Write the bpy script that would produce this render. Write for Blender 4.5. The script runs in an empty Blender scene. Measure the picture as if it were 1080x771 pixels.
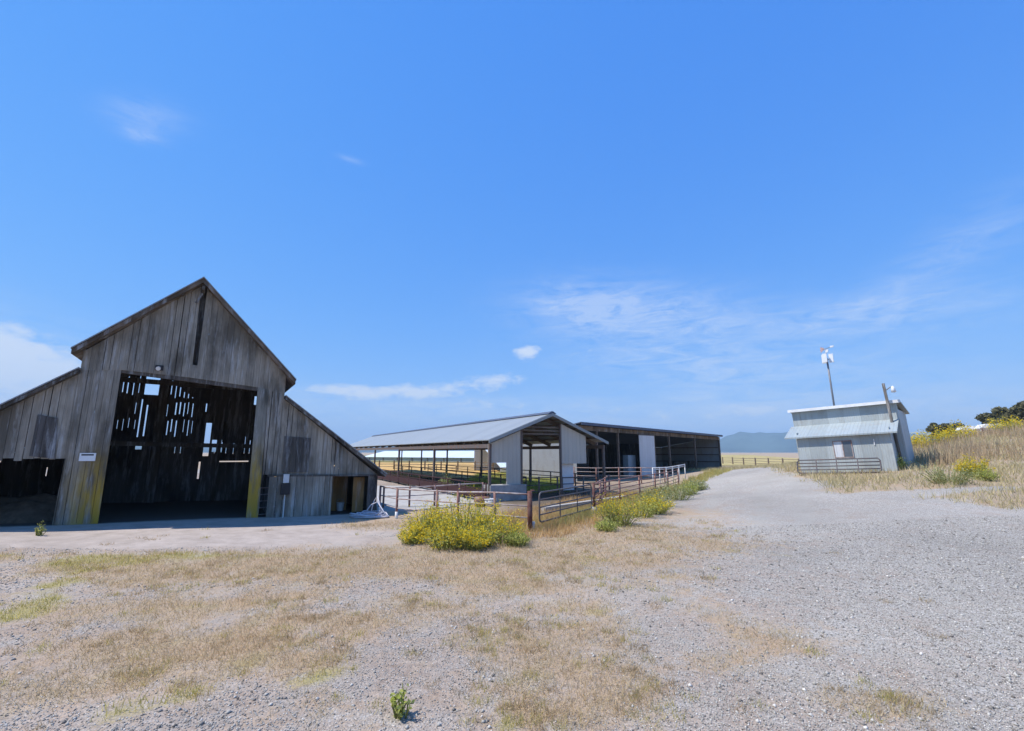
import bpy, math, random
import numpy as np
from mathutils import Vector, Matrix
random.seed(7); rng = np.random.default_rng(7)
SC = bpy.context.scene; COL = SC.collection
PI = math.pi

# ------------------------------------------------------------------ survey helpers
F, HOR, H = 490.0, 91.5, 2.6            # focal length and horizon offset on the 1080 px photograph, eye height (m)
PITCH = math.atan(HOR / F)
CP, SP = math.cos(PITCH), math.sin(PITCH)

def ray(px, py):
    dx, dy = (px - 540) / F, (385.5 - py) / F
    return np.array([dx, CP - SP * dy, SP + CP * dy])

def smooth(a, b, x):
    t = np.clip((np.asarray(x, float) - a) / (b - a), 0, 1)
    return t * t * (3 - 2 * t)

BTH = .563                                # heading of the barn's front
BC = np.array([-12.7, 18.25, 0.0])
BU = np.array([math.cos(BTH), math.sin(BTH), 0]); BN = np.array([-math.sin(BTH), math.cos(BTH), 0])

def hz(x, y):
    """ground height"""
    x = np.asarray(x, float); y = np.asarray(y, float)
    t = x - .25 * y
    A = np.interp(t, [-1e6, 3, 7, 11, 16, 22, 60], [0, 0, .55, 1.25, 1.75, 1.95, 2.1])
    B = smooth(8, 34, y)
    D = 1 - .85 * smooth(36, 70, y)
    z = A * B * D
    hill = 3.7 * smooth(-2, 24, x - .70 * y) * smooth(16, 48, y) * (1 - smooth(95, 190, y))
    z = z + hill
    # slight fall along the barn front
    ux = (x - BC[0]) * BU[0] + (y - BC[1]) * BU[1]
    d = (x - BC[0]) * BN[0] + (y - BC[1]) * BN[1]
    fade = np.where(d < 0, np.exp(-(d / 6) ** 2), 1 - smooth(18, 40, d)) * np.exp(-(np.maximum(np.abs(ux) - 8, 0) / 5) ** 2)
    z = z + fade * (.06 - .03 * np.clip(ux, -8, 8))
    z = z + .03 * np.sin(x * .9 + 1.3 * np.sin(y * .5)) * np.sin(y * .7 + .8) * smooth(2, 8, y) * (1 - smooth(60, 100, y))
    return z

def G(px, py):
    """ground point seen at a pixel"""
    r = ray(px, py); o = np.array([0, 0, H]); t0, t1 = 3.0, None
    t = 3.0
    while t < 3000:
        P = o + r * t
        if P[2] < hz(P[0], P[1]): t1 = t; break
        t0 = t; t *= 1.01
    if t1 is None: return o + r * 300
    for _ in range(40):
        m = (t0 + t1) / 2; P = o + r * m
        if P[2] < hz(P[0], P[1]): t1 = m
        else: t0 = m
    return o + r * t1

def V(px, py, Y):
    r = ray(px, py)
    return r * (Y / r[1]) + np.array([0, 0, H])

class Frame:
    """local frame of a thing: x along its front, y to its back, z up"""
    def __init__(s, o, th, roll=0):
        s.o = np.array(o, float); s.th = th; s.roll = roll
        s.M = np.array((Matrix.Rotation(th, 3, 'Z') @ Matrix.Rotation(roll, 3, 'Y')))
    def at(s, px, py, d=0):
        r = ray(px, py); o = np.array([0, 0, H]); n = s.M[:, 1]
        t = ((s.o + n * d - o) @ n) / (r @ n)
        q = s.M.T @ (o + r * t - s.o)
        return (q[0], q[2])
    def world(s, x, y, z): return s.o + s.M @ np.array([x, y, z])
    def local(s, P): return s.M.T @ (np.array(P) - s.o)

# ------------------------------------------------------------------ node materials
MATS = {}
class NT:
    def __init__(s, name):
        m = bpy.data.materials.new(name); m.use_nodes = True; s.m = m; s.t = m.node_tree; s.t.nodes.clear()
        s.out = s.n('ShaderNodeOutputMaterial'); s.b = s.n('ShaderNodeBsdfPrincipled'); s.l(s.b.outputs[0], s.out.inputs[0])
        MATS[name] = m
    def n(s, k, **kw):
        x = s.t.nodes.new(k)
        for a, v in kw.items(): setattr(x, a, v)
        return x
    def l(s, a, b): s.t.links.new(a, b)
    def coord(s, which='Object', scale=(1, 1, 1)):
        c = s.n('ShaderNodeTexCoord'); m = s.n('ShaderNodeMapping'); m.inputs['Scale'].default_value = scale
        s.l(c.outputs[which], m.inputs[0]); return m.outputs[0]
    def noise(s, vec, scale=1, detail=4, rough=.6, dist=0):
        x = s.n('ShaderNodeTexNoise'); x.inputs['Scale'].default_value = scale; x.inputs['Detail'].default_value = detail
        x.inputs['Roughness'].default_value = rough; x.inputs['Distortion'].default_value = dist
        s.l(vec, x.inputs['Vector']); return x.outputs['Fac']
    def ramp(s, fac, stops):
        r = s.n('ShaderNodeValToRGB'); e = r.color_ramp.elements
        while len(e) < len(stops): e.new(.5)
        for k, (p, c) in enumerate(stops):
            e[k].position = p; e[k].color = (c, c, c, 1) if not hasattr(c, '__len__') else (*c, 1)
        s.l(fac, r.inputs[0]); return r.outputs[0]
    def mix(s, a, b, fac, mode='MIX'):
        x = s.n('ShaderNodeMix', data_type='RGBA', blend_type=mode)
        for v, i in ((fac, 0), (a, 6), (b, 7)):
            if hasattr(v, 'is_linked') or hasattr(v, 'node'): s.l(v, x.inputs[i])
            elif i == 0: x.inputs[0].default_value = v
            else: x.inputs[i].default_value = (*v, 1)
        return x.outputs[2]
    def math(s, op, a, b=0.5, clamp=False):
        x = s.n('ShaderNodeMath', operation=op, use_clamp=clamp)
        for v, i in ((a, 0), (b, 1)):
            if hasattr(v, 'node'): s.l(v, x.inputs[i])
            else: x.inputs[i].default_value = v
        return x.outputs[0]
    def attr(s, name): 
        a = s.n('ShaderNodeAttribute'); a.attribute_name = name; return a
    def bump(s, h, strength=.5, dist=.02):
        b = s.n('ShaderNodeBump'); b.inputs['Strength'].default_value = strength; b.inputs['Distance'].default_value = dist
        s.l(h, b.inputs['Height']); s.l(b.outputs[0], s.b.inputs['Normal'])
    def col(s, c):
        if hasattr(c, 'node'): s.l(c, s.b.inputs['Base Color'])
        else: s.b.inputs['Base Color'].default_value = (*c, 1)
    def rough(s, r, metal=0, spec=.3):
        s.b.inputs['Roughness'].default_value = r; s.b.inputs['Metallic'].default_value = metal; s.b.inputs['Specular IOR Level'].default_value = spec

def m_wood(name, dark, light, stain=None, warm=None):
    t = NT(name); o = t.coord()
    tone = t.attr('tone').outputs['Fac']
    g = t.noise(t.coord(scale=(22, 22, .9)), 1, 6, .65)
    big = t.noise(t.coord(scale=(1.1, 1.1, .35)), 1, 5, .6)
    c = t.mix(dark, light, t.ramp(g, [(.3, 0), (.75, 1)]))
    c = t.mix(c, tuple(x * .35 for x in dark), t.ramp(big, [(.45, 0), (.62, .8)]))
    c = t.mix(c, (.13, .115, .09), t.ramp(t.noise(t.coord(scale=(.5, .5, .3)), 1, 4, .6), [(.48, 0), (.68, .7)]))
    c = t.mix(c, (.52, .53, .53), t.ramp(t.noise(t.coord(scale=(4.5, 4.5, .55)), 1, 7, .72), [(.52, 0), (.74, .75)]))
    k = t.math('MULTIPLY_ADD', tone, .28); t.t.nodes[-1].inputs[2].default_value = .86
    kk = t.n('ShaderNodeCombineColor'); [t.l(k, kk.inputs[i]) for i in range(3)]
    c = t.mix(c, kk.outputs[0], 1.0, 'MULTIPLY')
    if stain:                      # lichen creeping up the boards beside the doorway
        sx, x0, x1, z1 = stain
        sep = t.n('ShaderNodeSeparateXYZ'); t.l(o, sep.inputs[0])
        a = t.n('ShaderNodeMapRange', interpolation_type='SMOOTHSTEP'); t.l(sep.outputs[0], a.inputs[0])
        a.inputs[1].default_value = x0; a.inputs[2].default_value = x1
        b = t.n('ShaderNodeMapRange', interpolation_type='SMOOTHSTEP'); t.l(sep.outputs[2], b.inputs[0])
        b.inputs[1].default_value = z1; b.inputs[2].default_value = z1 * .35
        f = t.math('MULTIPLY', a.outputs[0], b.outputs[0])
        nz = t.noise(t.coord(scale=(5, 5, .8)), 1, 4, .6)
        f = t.math('MULTIPLY', f, t.ramp(nz, [(.36, .1), (.56, 1)]), True)
        c = t.mix(c, (.45, .285, .03), t.math('MULTIPLY', f, .85))
    t.col(c); t.rough(.9, 0, .15); t.bump(g, .6, .012); return t.m

def m_metal(name, base, pitch=.2, axis=0, dirt=(.16, .13, .1), amount=.35, rough=.5, shade=.12):
    """ribbed sheet metal, ribs across the given local axis"""
    t = NT(name); o = t.coord(); sep = t.n('ShaderNodeSeparateXYZ'); t.l(o, sep.inputs[0])
    s = t.math('SINE', t.math('MULTIPLY', sep.outputs[axis], 2 * PI / pitch))
    rib = t.ramp(s, [(.45, 0), (.95, 1)])
    st = t.math('FLOOR', t.math('DIVIDE', sep.outputs[axis], .9)); wn = t.n('ShaderNodeTexWhiteNoise', noise_dimensions='1D'); t.l(st, wn.inputs['W'])
    c = t.mix(tuple(x * (1 - shade) for x in base), base, wn.outputs['Value'])
    n1 = t.noise(t.coord(scale=(2.4, 2.4, .7)), 1, 6, .65)
    c = t.mix(c, dirt, t.math('MULTIPLY', t.ramp(n1, [(.5, 0), (.75, 1)]), amount))
    n3 = t.noise(t.coord(scale=(5, 5, .35)), 1, 6, .7); c = t.mix(c, (.20, .12, .07), t.math('MULTIPLY', t.ramp(n3, [(.6, 0), (.78, 1)]), amount * .9))
    lap = t.ramp(t.math('FRACT', t.math('DIVIDE', sep.outputs[axis], .9)), [(.0, 1), (.035, 0)]); c = t.mix(c, tuple(x * .45 for x in base), t.math('MULTIPLY', lap, .6))
    c = t.mix(c, tuple(x * .8 for x in base), t.math('MULTIPLY', rib, .35))
    t.col(c); t.rough(rough, .0, .35); t.bump(rib, .5, .02); return t.m

def m_plain(name, c, rough=.7, spec=.3, var=.25, scale=6, metal=0, dirt=None, bump=.15):
    t = NT(name); n = t.noise(t.coord(), scale, 6, .65)
    cc = t.mix(tuple(x * (1 - var) for x in c), tuple(min(1, x * (1 + var)) for x in c), t.ramp(n, [(.3, 0), (.7, 1)]))
    if dirt:
        n2 = t.noise(t.coord(), scale * .37, 6, .7)
        cc = t.mix(cc, dirt[0], t.math('MULTIPLY', t.ramp(n2, [(.45, 0), (.65, 1)]), dirt[1]))
    t.col(cc); t.rough(rough, metal, spec); t.bump(n, bump, .01); return t.m

def m_leaf(name, c0, c1, trans=.25):
    t = NT(name); a = t.attr('tone').outputs['Fac']
    cc = t.mix(c0, c1, a); t.col(cc); t.rough(.75, 0, .2)
    tr = t.n('ShaderNodeBsdfTranslucent'); t.l(cc, tr.inputs[0]); mx = t.n('ShaderNodeMixShader'); mx.inputs[0].default_value = trans
    t.l(t.b.outputs[0], mx.inputs[1]); t.l(tr.outputs[0], mx.inputs[2]); t.l(mx.outputs[0], t.out.inputs[0]); return t.m

m_wood('barn_wood', (.245, .212, .165), (.46, .41, .335))
m_wood('barn_wood_left', (.21, .182, .142), (.39, .345, .28), stain=(1, -3.6, -2.3, 3.2))
m_wood('barn_wood_post', (.16, .15, .12), (.30, .28, .24), stain=(1, 1.6, 2.25, 3.6))
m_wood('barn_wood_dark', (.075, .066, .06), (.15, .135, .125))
m_wood('barn_timber', (.09, .075, .06), (.17, .14, .115))
m_wood('barn_rake', (.16, .12, .085), (.27, .20, .145))
m_wood('pole_wood', (.10, .09, .08), (.21, .19, .165))
m_wood('plywood', (.36, .19, .06), (.52, .30, .11))
m_metal('barn_roof_metal', (.30, .31, .32), .08, 0, (.22, .13, .08), .6, .55)
m_metal('shed_roof_metal', (.31, .325, .32), .3, 1, (.35, .32, .28), .25, .4)
m_metal('shed_panel', (.55, .50, .42), .3, 0, (.30, .28, .25), .3, .5)
m_metal('hay_roof_metal', (.10, .12, .17), .3, 0, (.1, .08, .07), .3, .5)
m_metal('hay_wall_metal', (.36, .37, .37), .25, 0, (.2, .15, .1), .5, .5)
m_metal('door_metal', (.66, .67, .68), .25, 0, (.4, .35, .3), .25, .5)
m_metal('blue_metal', (.32, .39, .43), .25, 0, (.4, .35, .3), .25, .5)
m_metal('pump_wall', (.47, .51, .50), .12, 0, (.27, .245, .21), .6, .55, .22)
m_metal('pump_roof', (.37, .42, .43), .2, 0, (.30, .25, .2), .5, .45)
m_metal('far_white_metal', (.68, .75, .80), .4, 0, (.5, .52, .5), .3, .5)
m_plain('white_trim', (.78, .78, .77), .5, .3, .06, dirt=((.45, .42, .38), .3))
m_plain('shed_steel', (.13, .11, .10), .6, .3, .2, 8, dirt=((.2, .09, .05), .5))
m_plain('shed_purlin', (.16, .125, .10), .8, .2, .3)
m_plain('rust_pipe', (.23, .105, .08), .7, .3, .3, 9, dirt=((.33, .28, .26), .6))
m_plain('pale_pipe', (.42, .36, .33), .6, .3, .25, 5, dirt=((.25, .11, .075), .85))
m_plain('dark_rail', (.05, .022, .022), .75, .2, .3, 9)
m_plain('white_pipe', (.72, .71, .69), .55, .3, .1, 9, dirt=((.4, .33, .27), .4))
m_plain('gate_steel', (.10, .095, .1), .55, .4, .2, 9, dirt=((.2, .1, .06), .4))
m_plain('red_post', (.12, .045, .035), .75, .2, .35, 9, dirt=((.25, .2, .17), .4))
m_plain('concrete', (.42, .40, .37), .9, .2, .15, 2.5, dirt=((.27, .24, .2), .5))
m_plain('block_concrete', (.36, .355, .345), .9, .2, .2, 3, dirt=((.22, .2, .17), .5))
m_plain('stubble', (.55, .35, .13), .95, .1, .3, .6)
m_plain('meadow', (.27, .27, .10), .95, .1, .35, .08)
m_plain('pasture', (.42, .34, .15), .95, .1, .35, .1)
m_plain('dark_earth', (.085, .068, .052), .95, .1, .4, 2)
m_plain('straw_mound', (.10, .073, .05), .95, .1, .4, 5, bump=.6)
m_plain('hay', (.33, .25, .12), .95, .1, .4, 7, bump=.6)
m_plain('sign_white', (.78, .78, .76), .5, .3, .05)
m_plain('sign_ink', (.03, .03, .035), .6, .3, .1)
m_plain('dark_box', (.035, .03, .03), .6, .3, .2)
m_plain('fixture', (.62, .62, .6), .4, .4, .1)
m_plain('hose_plastic', (.55, .53, .56), .5, .4, .2)
m_plain('green_plastic', (.03, .13, .06), .5, .4, .2)
m_plain('glass_dark', (.12, .14, .16), .12, .5, .1, 3)
m_plain('antenna_white', (.75, .76, .77), .4, .4, .05)
m_plain('vane_red', (.5, .33, .29), .6, .3, .15)
m_plain('mast_steel', (.22, .22, .23), .5, .4, .15)
m_plain('weathered_rail', (.23, .18, .13), .85, .2, .3, 6)
m_plain('bark', (.12, .09, .07), .95, .1, .35, 8, bump=.6)
m_plain('mountain_rock', (.06, .085, .07), .95, .1, .8, .003)
m_plain('tank_white', (.74, .74, .73), .5, .3, .06)
m_leaf('leaf_green', (.20, .22, .06), (.40, .38, .13), .4)
m_leaf('leaf_bright', (.36, .41, .08), (.64, .63, .19), .5)
m_leaf('leaf_sage', (.32, .35, .15), (.52, .52, .26), .5)
m_leaf('leaf_dark', (.085, .09, .05), (.19, .18, .10), .3)
m_leaf('petal_yellow', (.68, .48, .01), (.85, .66, .05), .4)
m_leaf('straw', (.46, .35, .20), (.74, .60, .38), .5)
m_leaf('straw_pale', (.40, .34, .16), (.66, .56, .33), .35)
m_leaf('straw_gold', (.50, .31, .12), (.74, .52, .26), .45)
m_leaf('straw_green', (.40, .35, .09), (.66, .56, .22), .5)
m_leaf('weed_brown', (.36, .255, .15), (.66, .51, .32), .45)
m_leaf('weed_red', (.13, .06, .04), (.26, .14, .09), .2)

# ------------------------------------------------------------------ mesh builder
class MB:
    def __init__(s): s.v = []; s.f = []; s.t = []
    def face(s, idx, tone): s.f.append(tuple(idx)); s.t.append(tone)
    def hexa(s, P, tone=None):
        tone = random.random() if tone is None else tone
        i = len(s.v); s.v += [tuple(p) for p in P]
        for q in ((0, 3, 2, 1), (4, 5, 6, 7), (0, 1, 5, 4), (1, 2, 6, 5), (2, 3, 7, 6), (3, 0, 4, 7)): s.face([i + k for k in q], tone)
        return s
    def box(s, x0, x1, y0, y1, z0, z1, tone=None):
        return s.hexa([(x0, y0, z0), (x1, y0, z0), (x1, y1, z0), (x0, y1, z0), (x0, y0, z1), (x1, y0, z1), (x1, y1, z1), (x0, y1, z1)], tone)
    def prism(s, poly, y0, y1, tone=None):
        """polygon in x,z (counter-clockwise seen from the front) pushed from y0 to y1"""
        tone = random.random() if tone is None else tone
        n = len(poly); i = len(s.v)
        s.v += [(x, y0, z) for x, z in poly] + [(x, y1, z) for x, z in poly]
        s.face(range(i, i + n), tone); s.face(range(i + 2 * n - 1, i + n - 1, -1), tone)
        for k in range(n):
            j = (k + 1) % n; s.face((i + k, i + n + k, i + n + j, i + j), tone)
        return s
    def bar(s, a, b, w, h=None, tone=None, up=(0, 0, 1)):
        """square timber from a to b"""
        h = w if h is None else h; a = Vector(a); b = Vector(b); d = (b - a).normalized(); u = Vector(up)
        if abs(d.dot(u)) > .95: u = Vector((0, 1, 0))
        x = d.cross(u).normalized() * w / 2; z = x.cross(d).normalized() * h / 2
        return s.hexa([a - x - z, b - x - z, b + x - z, a + x - z, a - x + z, b - x + z, b + x + z, a + x + z], tone)
    def tube(s, pts, r, n=8, closed=False, tone=.5):
        pts = [Vector(p) for p in pts]; N = len(pts); i = len(s.v); rr = r if hasattr(r, '__len__') else [r] * N
        nx = None
        for k, p in enumerate(pts):
            d = (pts[(k + 1) % N] - pts[k - 1]) if closed else (pts[min(k + 1, N - 1)] - pts[max(k - 1, 0)])
            d.normalize()
            if nx is None: nx = d.orthogonal().normalized()
            nx = (nx - d * nx.dot(d)).normalized(); ny = d.cross(nx)
            for q in range(n):
                a = 2 * PI * q / n; s.v.append(tuple(p + (nx * math.cos(a) + ny * math.sin(a)) * rr[k]))
        for k in range(N if closed else N - 1):
            k2 = (k + 1) % N
            for q in range(n):
                q2 = (q + 1) % n; s.face((i + k * n + q, i + k * n + q2, i + k2 * n + q2, i + k2 * n + q), tone)
        if not closed:
            s.face([i + q for q in range(n - 1, -1, -1)], tone); s.face([i + (N - 1) * n + q for q in range(n)], tone)
        return s
    def planks(s, poly, y, w=.22, th=.028, gap=.012, jit=.008, ragged=0., x0=None):
        """vertical boards filling a convex polygon in x,z"""
        xs = [p[0] for p in poly]; a = math.floor(min(xs) / w) * w if x0 is None else x0
        w0, g0 = w, gap
        while a < max(xs):
            w = w0 * random.uniform(.7, 1.25); gap = g0 * random.choice((.4, .5, .6, .8, 2.2)); b = a + w; q = clip(clip(poly, a + gap / 2, 1), b - gap / 2, -1)
            if len(q) > 2:
                if ragged:
                    zmin = min(p[1] for p in q); d = random.uniform(0, ragged)
                    q = [(p[0], p[1] + d if p[1] < zmin + .15 else p[1]) for p in q]
                o = random.uniform(-jit, jit); s.prism(q, y + o, y + o + th)
            a = b
        return s
    def build(s, name, mat, parent=None, smooth_=False, label=None):
        me = bpy.data.meshes.new(name); me.from_pydata([tuple(map(float, v)) for v in s.v], [], s.f)
        at = me.attributes.new('tone', 'FLOAT', 'FACE'); at.data.foreach_set('value', np.array(s.t, np.float32))
        me.materials.append(MATS[mat]); o = bpy.data.objects.new(name, me); COL.objects.link(o)
        if smooth_: me.polygons.foreach_set('use_smooth', [True] * len(me.polygons))
        if parent: o.parent = parent
        if label: o['label'] = label
        return o

def clip(poly, x, sgn):
    out = []
    for k in range(len(poly)):
        p, q = poly[k], poly[(k + 1) % len(poly)]; ip, iq = (p[0] - x) * sgn >= 0, (q[0] - x) * sgn >= 0
        if ip: out.append(p)
        if ip != iq:
            t = (x - p[0]) / (q[0] - p[0]); out.append((x, p[1] + t * (q[1] - p[1])))
    return out

def quads(name, mat, parent, V4, tone):
    """N free quads / triangles as one mesh: V4 is N x k x 3"""
    N, k, _ = V4.shape; me = bpy.data.meshes.new(name)
    me.vertices.add(N * k); me.vertices.foreach_set('co', V4.reshape(-1).astype(np.float32))
    me.loops.add(N * k); me.loops.foreach_set('vertex_index', np.arange(N * k, dtype=np.int32))
    me.polygons.add(N); me.polygons.foreach_set('loop_start', np.arange(0, N * k, k, dtype=np.int32))
    me.update(calc_edges=True)
    at = me.attributes.new('tone', 'FLOAT', 'FACE'); at.data.foreach_set('value', tone.astype(np.float32))
    me.materials.append(MATS[mat]); o = bpy.data.objects.new(name, me); COL.objects.link(o)
    if parent: o.parent = parent
    return o

def tag(o, label=None, cat=None, group=None, kind=None):
    for k, v in (('label', label), ('category', cat), ('group', group), ('kind', kind)):
        if v: o[k] = v
    return o
def thing(name, loc, rz=0, label=None, cat=None, group=None, roll=0):
    o = bpy.data.objects.new(name, None); COL.objects.link(o); o.location = [float(c) for c in loc]; o.rotation_euler = (0, roll, rz) 
    o.empty_display_size = .3
    return tag(o, label, cat, group)
def framed(name, fr, label, cat, group=None): 
    o = thing(name, fr.o, 0, label, cat, group); o.rotation_euler = Matrix(fr.M.tolist()).to_euler(); return o
def duplicate(root, loc, rz=0, scale=1, label=None):
    r = root.copy(); COL.objects.link(r); r.location = [float(c) for c in loc]; r.rotation_euler = (0, 0, rz); r.scale = (scale,) * 3
    if label: r['label'] = label
    for ch in root.children:
        c = ch.copy(); COL.objects.link(c); c.parent = r
        for g in ch.children: d = g.copy(); COL.objects.link(d); d.parent = c
    return r

# ------------------------------------------------------------------ value noise for patches
def vnoise(x, y, seed=0, octv=4, rough=.55):
    x = np.asarray(x, float); y = np.asarray(y, float); s = np.zeros(np.broadcast(x, y).shape); amp, tot = 1, 0
    for o in range(octv):
        f = 2 ** o; X = x * f + 17.3 * o + seed * 7.1; Y = y * f + 9.7 * o + seed * 3.3
        xi = np.floor(X).astype(np.int64); yi = np.floor(Y).astype(np.int64); fx = X - xi; fy = Y - yi
        fx = fx * fx * (3 - 2 * fx); fy = fy * fy * (3 - 2 * fy)
        def hsh(a, b):
            n = (a * 374761393 + b * 668265263 + seed * 1442695041) & 0xffffffff
            n = ((n ^ (n >> 13)) * 1274126177) & 0xffffffff; return ((n ^ (n >> 16)) & 0xffff) / 65535.
        v = (hsh(xi, yi) * (1 - fx) + hsh(xi + 1, yi) * fx) * (1 - fy) + (hsh(xi, yi + 1) * (1 - fx) + hsh(xi + 1, yi + 1) * fx) * fy
        s += v * amp; tot += amp; amp *= rough
    return s / tot

# ground cover patches: (pixel centre, pixel radii, weight) turned into places on the ground
def blob(px, py, rx, ry, w):
    P = G(px, py); r = G(px, py + ry); d = math.hypot(P[0], P[1])
    return (P[0], P[1], rx * d / F, max(abs(P[1] - r[1]), .25), w)
DRY = [blob(*b) for b in (
    (300, 600, 260, 16, .7), (480, 600, 140, 14, .6), (200, 660, 220, 50, .35), (560, 620, 90, 20, .4),
    (320, 590, 190, 9, .9), (180, 605, 90, 13, .7), (450, 583, 150, 12, .9), (560, 575, 130, 12, 1.2), (640, 560, 80, 14, 1.1), (700, 540, 60, 14, 1.0),
    (560, 690, 60, 60, .8), (620, 655, 50, 30, .7), (480, 640, 50, 14, .5), (600, 745, 90, 26, .7), (520, 620, 60, 12, .5), (820, 665, 60, 40, .55), (790, 690, 60, 30, .45),
    (900, 740, 50, 22, .75), (330, 700, 36, 18, .75), (330, 660, 60, 16, .55), (150, 690, 110, 26, .75), (80, 730, 110, 34, .7), (220, 690, 60, 22, .6), (240, 640, 80, 16, .5),
    (660, 590, 60, 9, .7), (740, 575, 40, 12, .5), (800, 575, 40, 10, .35), (100, 640, 60, 20, .6), (400, 660, 50, 15, .4), (1010, 745, 50, 18, .35), (690, 620, 60, 14, .4), (720, 700, 60, 16, .35), (640, 720, 40, 20, .5))]
GRN = [blob(*b) for b in ((78, 604, 12, 7, .8), (42, 634, 13, 9, .8), (110, 590, 24, 5, .7), (460, 640, 18, 5, .4), (620, 590, 30, 5, .4), (700, 610, 20, 5, .35), (200, 640, 18, 6, .4), (820, 585, 16, 4, .3), (95, 594, 34, 6, 1.0), (160, 588, 60, 4, .8), (58, 618, 14, 12, .8), (26, 648, 18, 9, .9), (240, 586, 80, 3, .4), (130, 750, 20, 12, .7), (200, 733, 16, 8, .6), (318, 715, 22, 7, .6), (350, 712, 20, 6, .6), (250, 700, 30, 12, .3), (540, 764, 14, 8, .8), (630, 645, 16, 8, .4), (420, 700, 30, 10, .25))]
DIRT = [blob(*b) for b in ((120, 569, 330, 9, 1.5), (320, 560, 110, 8, 1.3), (395, 552, 40, 7, 1.), (300, 600, 120, 6, .5), (100, 690, 130, 28, .5), (250, 650, 120, 30, .35), (480, 700, 120, 45, .25), (760, 660, 70, 45, .3), (220, 625, 20, 4, .8))]
AE = np.array([(-60, G(0, 574)[1] + 4), *[G(*p)[:2] for p in ((0, 576), (60, 581), (150, 580), (260, 577), (340, 570), (400, 560), (425, 549))]])
def blobs(L, x, y):
    s = np.zeros(np.shape(x))
    for cx, cy, rx, ry, w in L: s = s + w * np.exp(-(((x - cx) / rx) ** 2 + ((y - cy) / ry) ** 2))
    return s
FX = np.array([G(562, 566)[:2], G(630, 545)[:2], G(690, 525)[:2], G(742, 508)[:2], G(775, 495)[:2]])     # west edge of the gravel road
def road_left(y): return np.interp(y, FX[:, 1], FX[:, 0])
RE = np.array([[24.5, 4], G(1085, 514)[:2], G(960, 525)[:2], G(880, 522)[:2], G(825, 502)[:2], G(805, 494)[:2]])
RE = RE[np.argsort(RE[:, 1])]
def road_right(y): return np.interp(y, RE[:, 1], RE[:, 0])
def cover(x, y):
    """dry grass, green grass, tan earth at a place (0..1)"""
    n1 = vnoise(x * .55, y * .55, 1, 5, .6); n2 = vnoise(x * 1.8, y * 1.8, 2, 4, .6); n3 = vnoise(x * .9, y * .9, 3, 4)
    dry = blobs(DRY, x, y) * (.15 + 1.6 * n2) * .9 + 1.45 * np.maximum(n1 - .46, 0) * (.3 + 1.2 * n2) * (1 - smooth(0, 11, x - .22 * y)) * (y < 22)
    grn = blobs(GRN, x, y) * np.clip(3.2 * vnoise(x * 2.6, y * 2.6, 8, 4) - .6, 0, 1.6) * 1.25
    dirt = blobs(DIRT, x, y) * (.6 + .8 * n1) * .6
    ap = smooth(-.15, .35, y - np.interp(x, AE[:, 0], AE[:, 1]) + (n3 - .5) * .9) * (x > -40) * (1 - smooth(-4.9, -4.2, x + (n2 - .5) * .8)) * (y < 30)
    dirt = np.maximum(dirt, ap); dry = dry * (1 - ap) ; grn = grn * (1 - .8 * ap)
    # fields beyond the yard, either side of the gravel road
    w = 1.2
    left = smooth(0, w, road_left(y) + (n3 - .5) * 3 - x) * smooth(15.5, 18.5, y + (x + 4) * .0 + (n3 - .5) * 2) * smooth(-7, -4, x + .12 * y - 1)
    right = smooth(0, w, x - road_right(y) - (n3 - .5) * 3.5) * smooth(17, 19, y)
    far = smooth(66, 80, y)
    dry = np.maximum(dry, np.maximum(left, np.maximum(right, far)))
    return np.clip(dry, 0, 1), np.clip(grn, 0, 1), np.clip(dirt, 0, 1)

# ------------------------------------------------------------------ ground
def axis(a, b, step, far, ratio=1.22):
    c = list(np.arange(a, b + 1e-6, step)); s = step; lo, hi = [], []
    v = a
    while v > -far: s *= ratio; v -= s; lo.append(v)
    s = step; v = b
    while v < far: s *= ratio; v += s; hi.append(v)
    return np.array(lo[::-1] + c + hi)
XS = axis(-26, 46, .22, 7000); YS = axis(2, 50, .22, 7000)
XX, YY = np.meshgrid(XS, YS); ZZ = hz(XX, YY)
nx, ny = len(XS), len(YS)
me = bpy.data.meshes.new('ground'); me.vertices.add(nx * ny)
me.vertices.foreach_set('co', np.stack([XX, YY, ZZ], -1).reshape(-1).astype(np.float32))
I = (np.arange(ny - 1)[:, None] * nx + np.arange(nx - 1)[None, :]).reshape(-1); Q = np.stack([I, I + 1, I + nx + 1, I + nx], 1)
me.loops.add(Q.size); me.loops.foreach_set('vertex_index', Q.reshape(-1).astype(np.int32)); me.polygons.add(len(Q))
me.polygons.foreach_set('loop_start', np.arange(0, Q.size, 4, dtype=np.int32)); me.update(calc_edges=True)
me.polygons.foreach_set('use_smooth', [True] * len(Q))
cd, cg, ct = cover(XX, YY)
inb = ((XX - BC[0]) * BN[0] + (YY - BC[1]) * BN[1]); inu = ((XX - BC[0]) * BU[0] + (YY - BC[1]) * BU[1])
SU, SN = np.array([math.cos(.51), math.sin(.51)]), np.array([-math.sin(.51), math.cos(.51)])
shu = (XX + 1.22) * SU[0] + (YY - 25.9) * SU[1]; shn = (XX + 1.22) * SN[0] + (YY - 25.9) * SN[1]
pen = smooth(-.4, .2, shu) * (1 - smooth(8.6, 10, shu)) * smooth(-1.5, .5, shn) * (1 - smooth(44, 48, shn)) * .85  # dark earth plus the shade under the shed roof, painted into the ground
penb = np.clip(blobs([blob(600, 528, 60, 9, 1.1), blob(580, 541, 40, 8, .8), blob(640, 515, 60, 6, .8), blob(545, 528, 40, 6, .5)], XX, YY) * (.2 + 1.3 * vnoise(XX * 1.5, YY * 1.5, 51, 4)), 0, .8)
floor_shade = smooth(-.2, .3, inb) * (1 - smooth(16, 17, inb)) * smooth(-9, -8.5, inu) * (1 - smooth(7.8, 8.2, inu))
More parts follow.
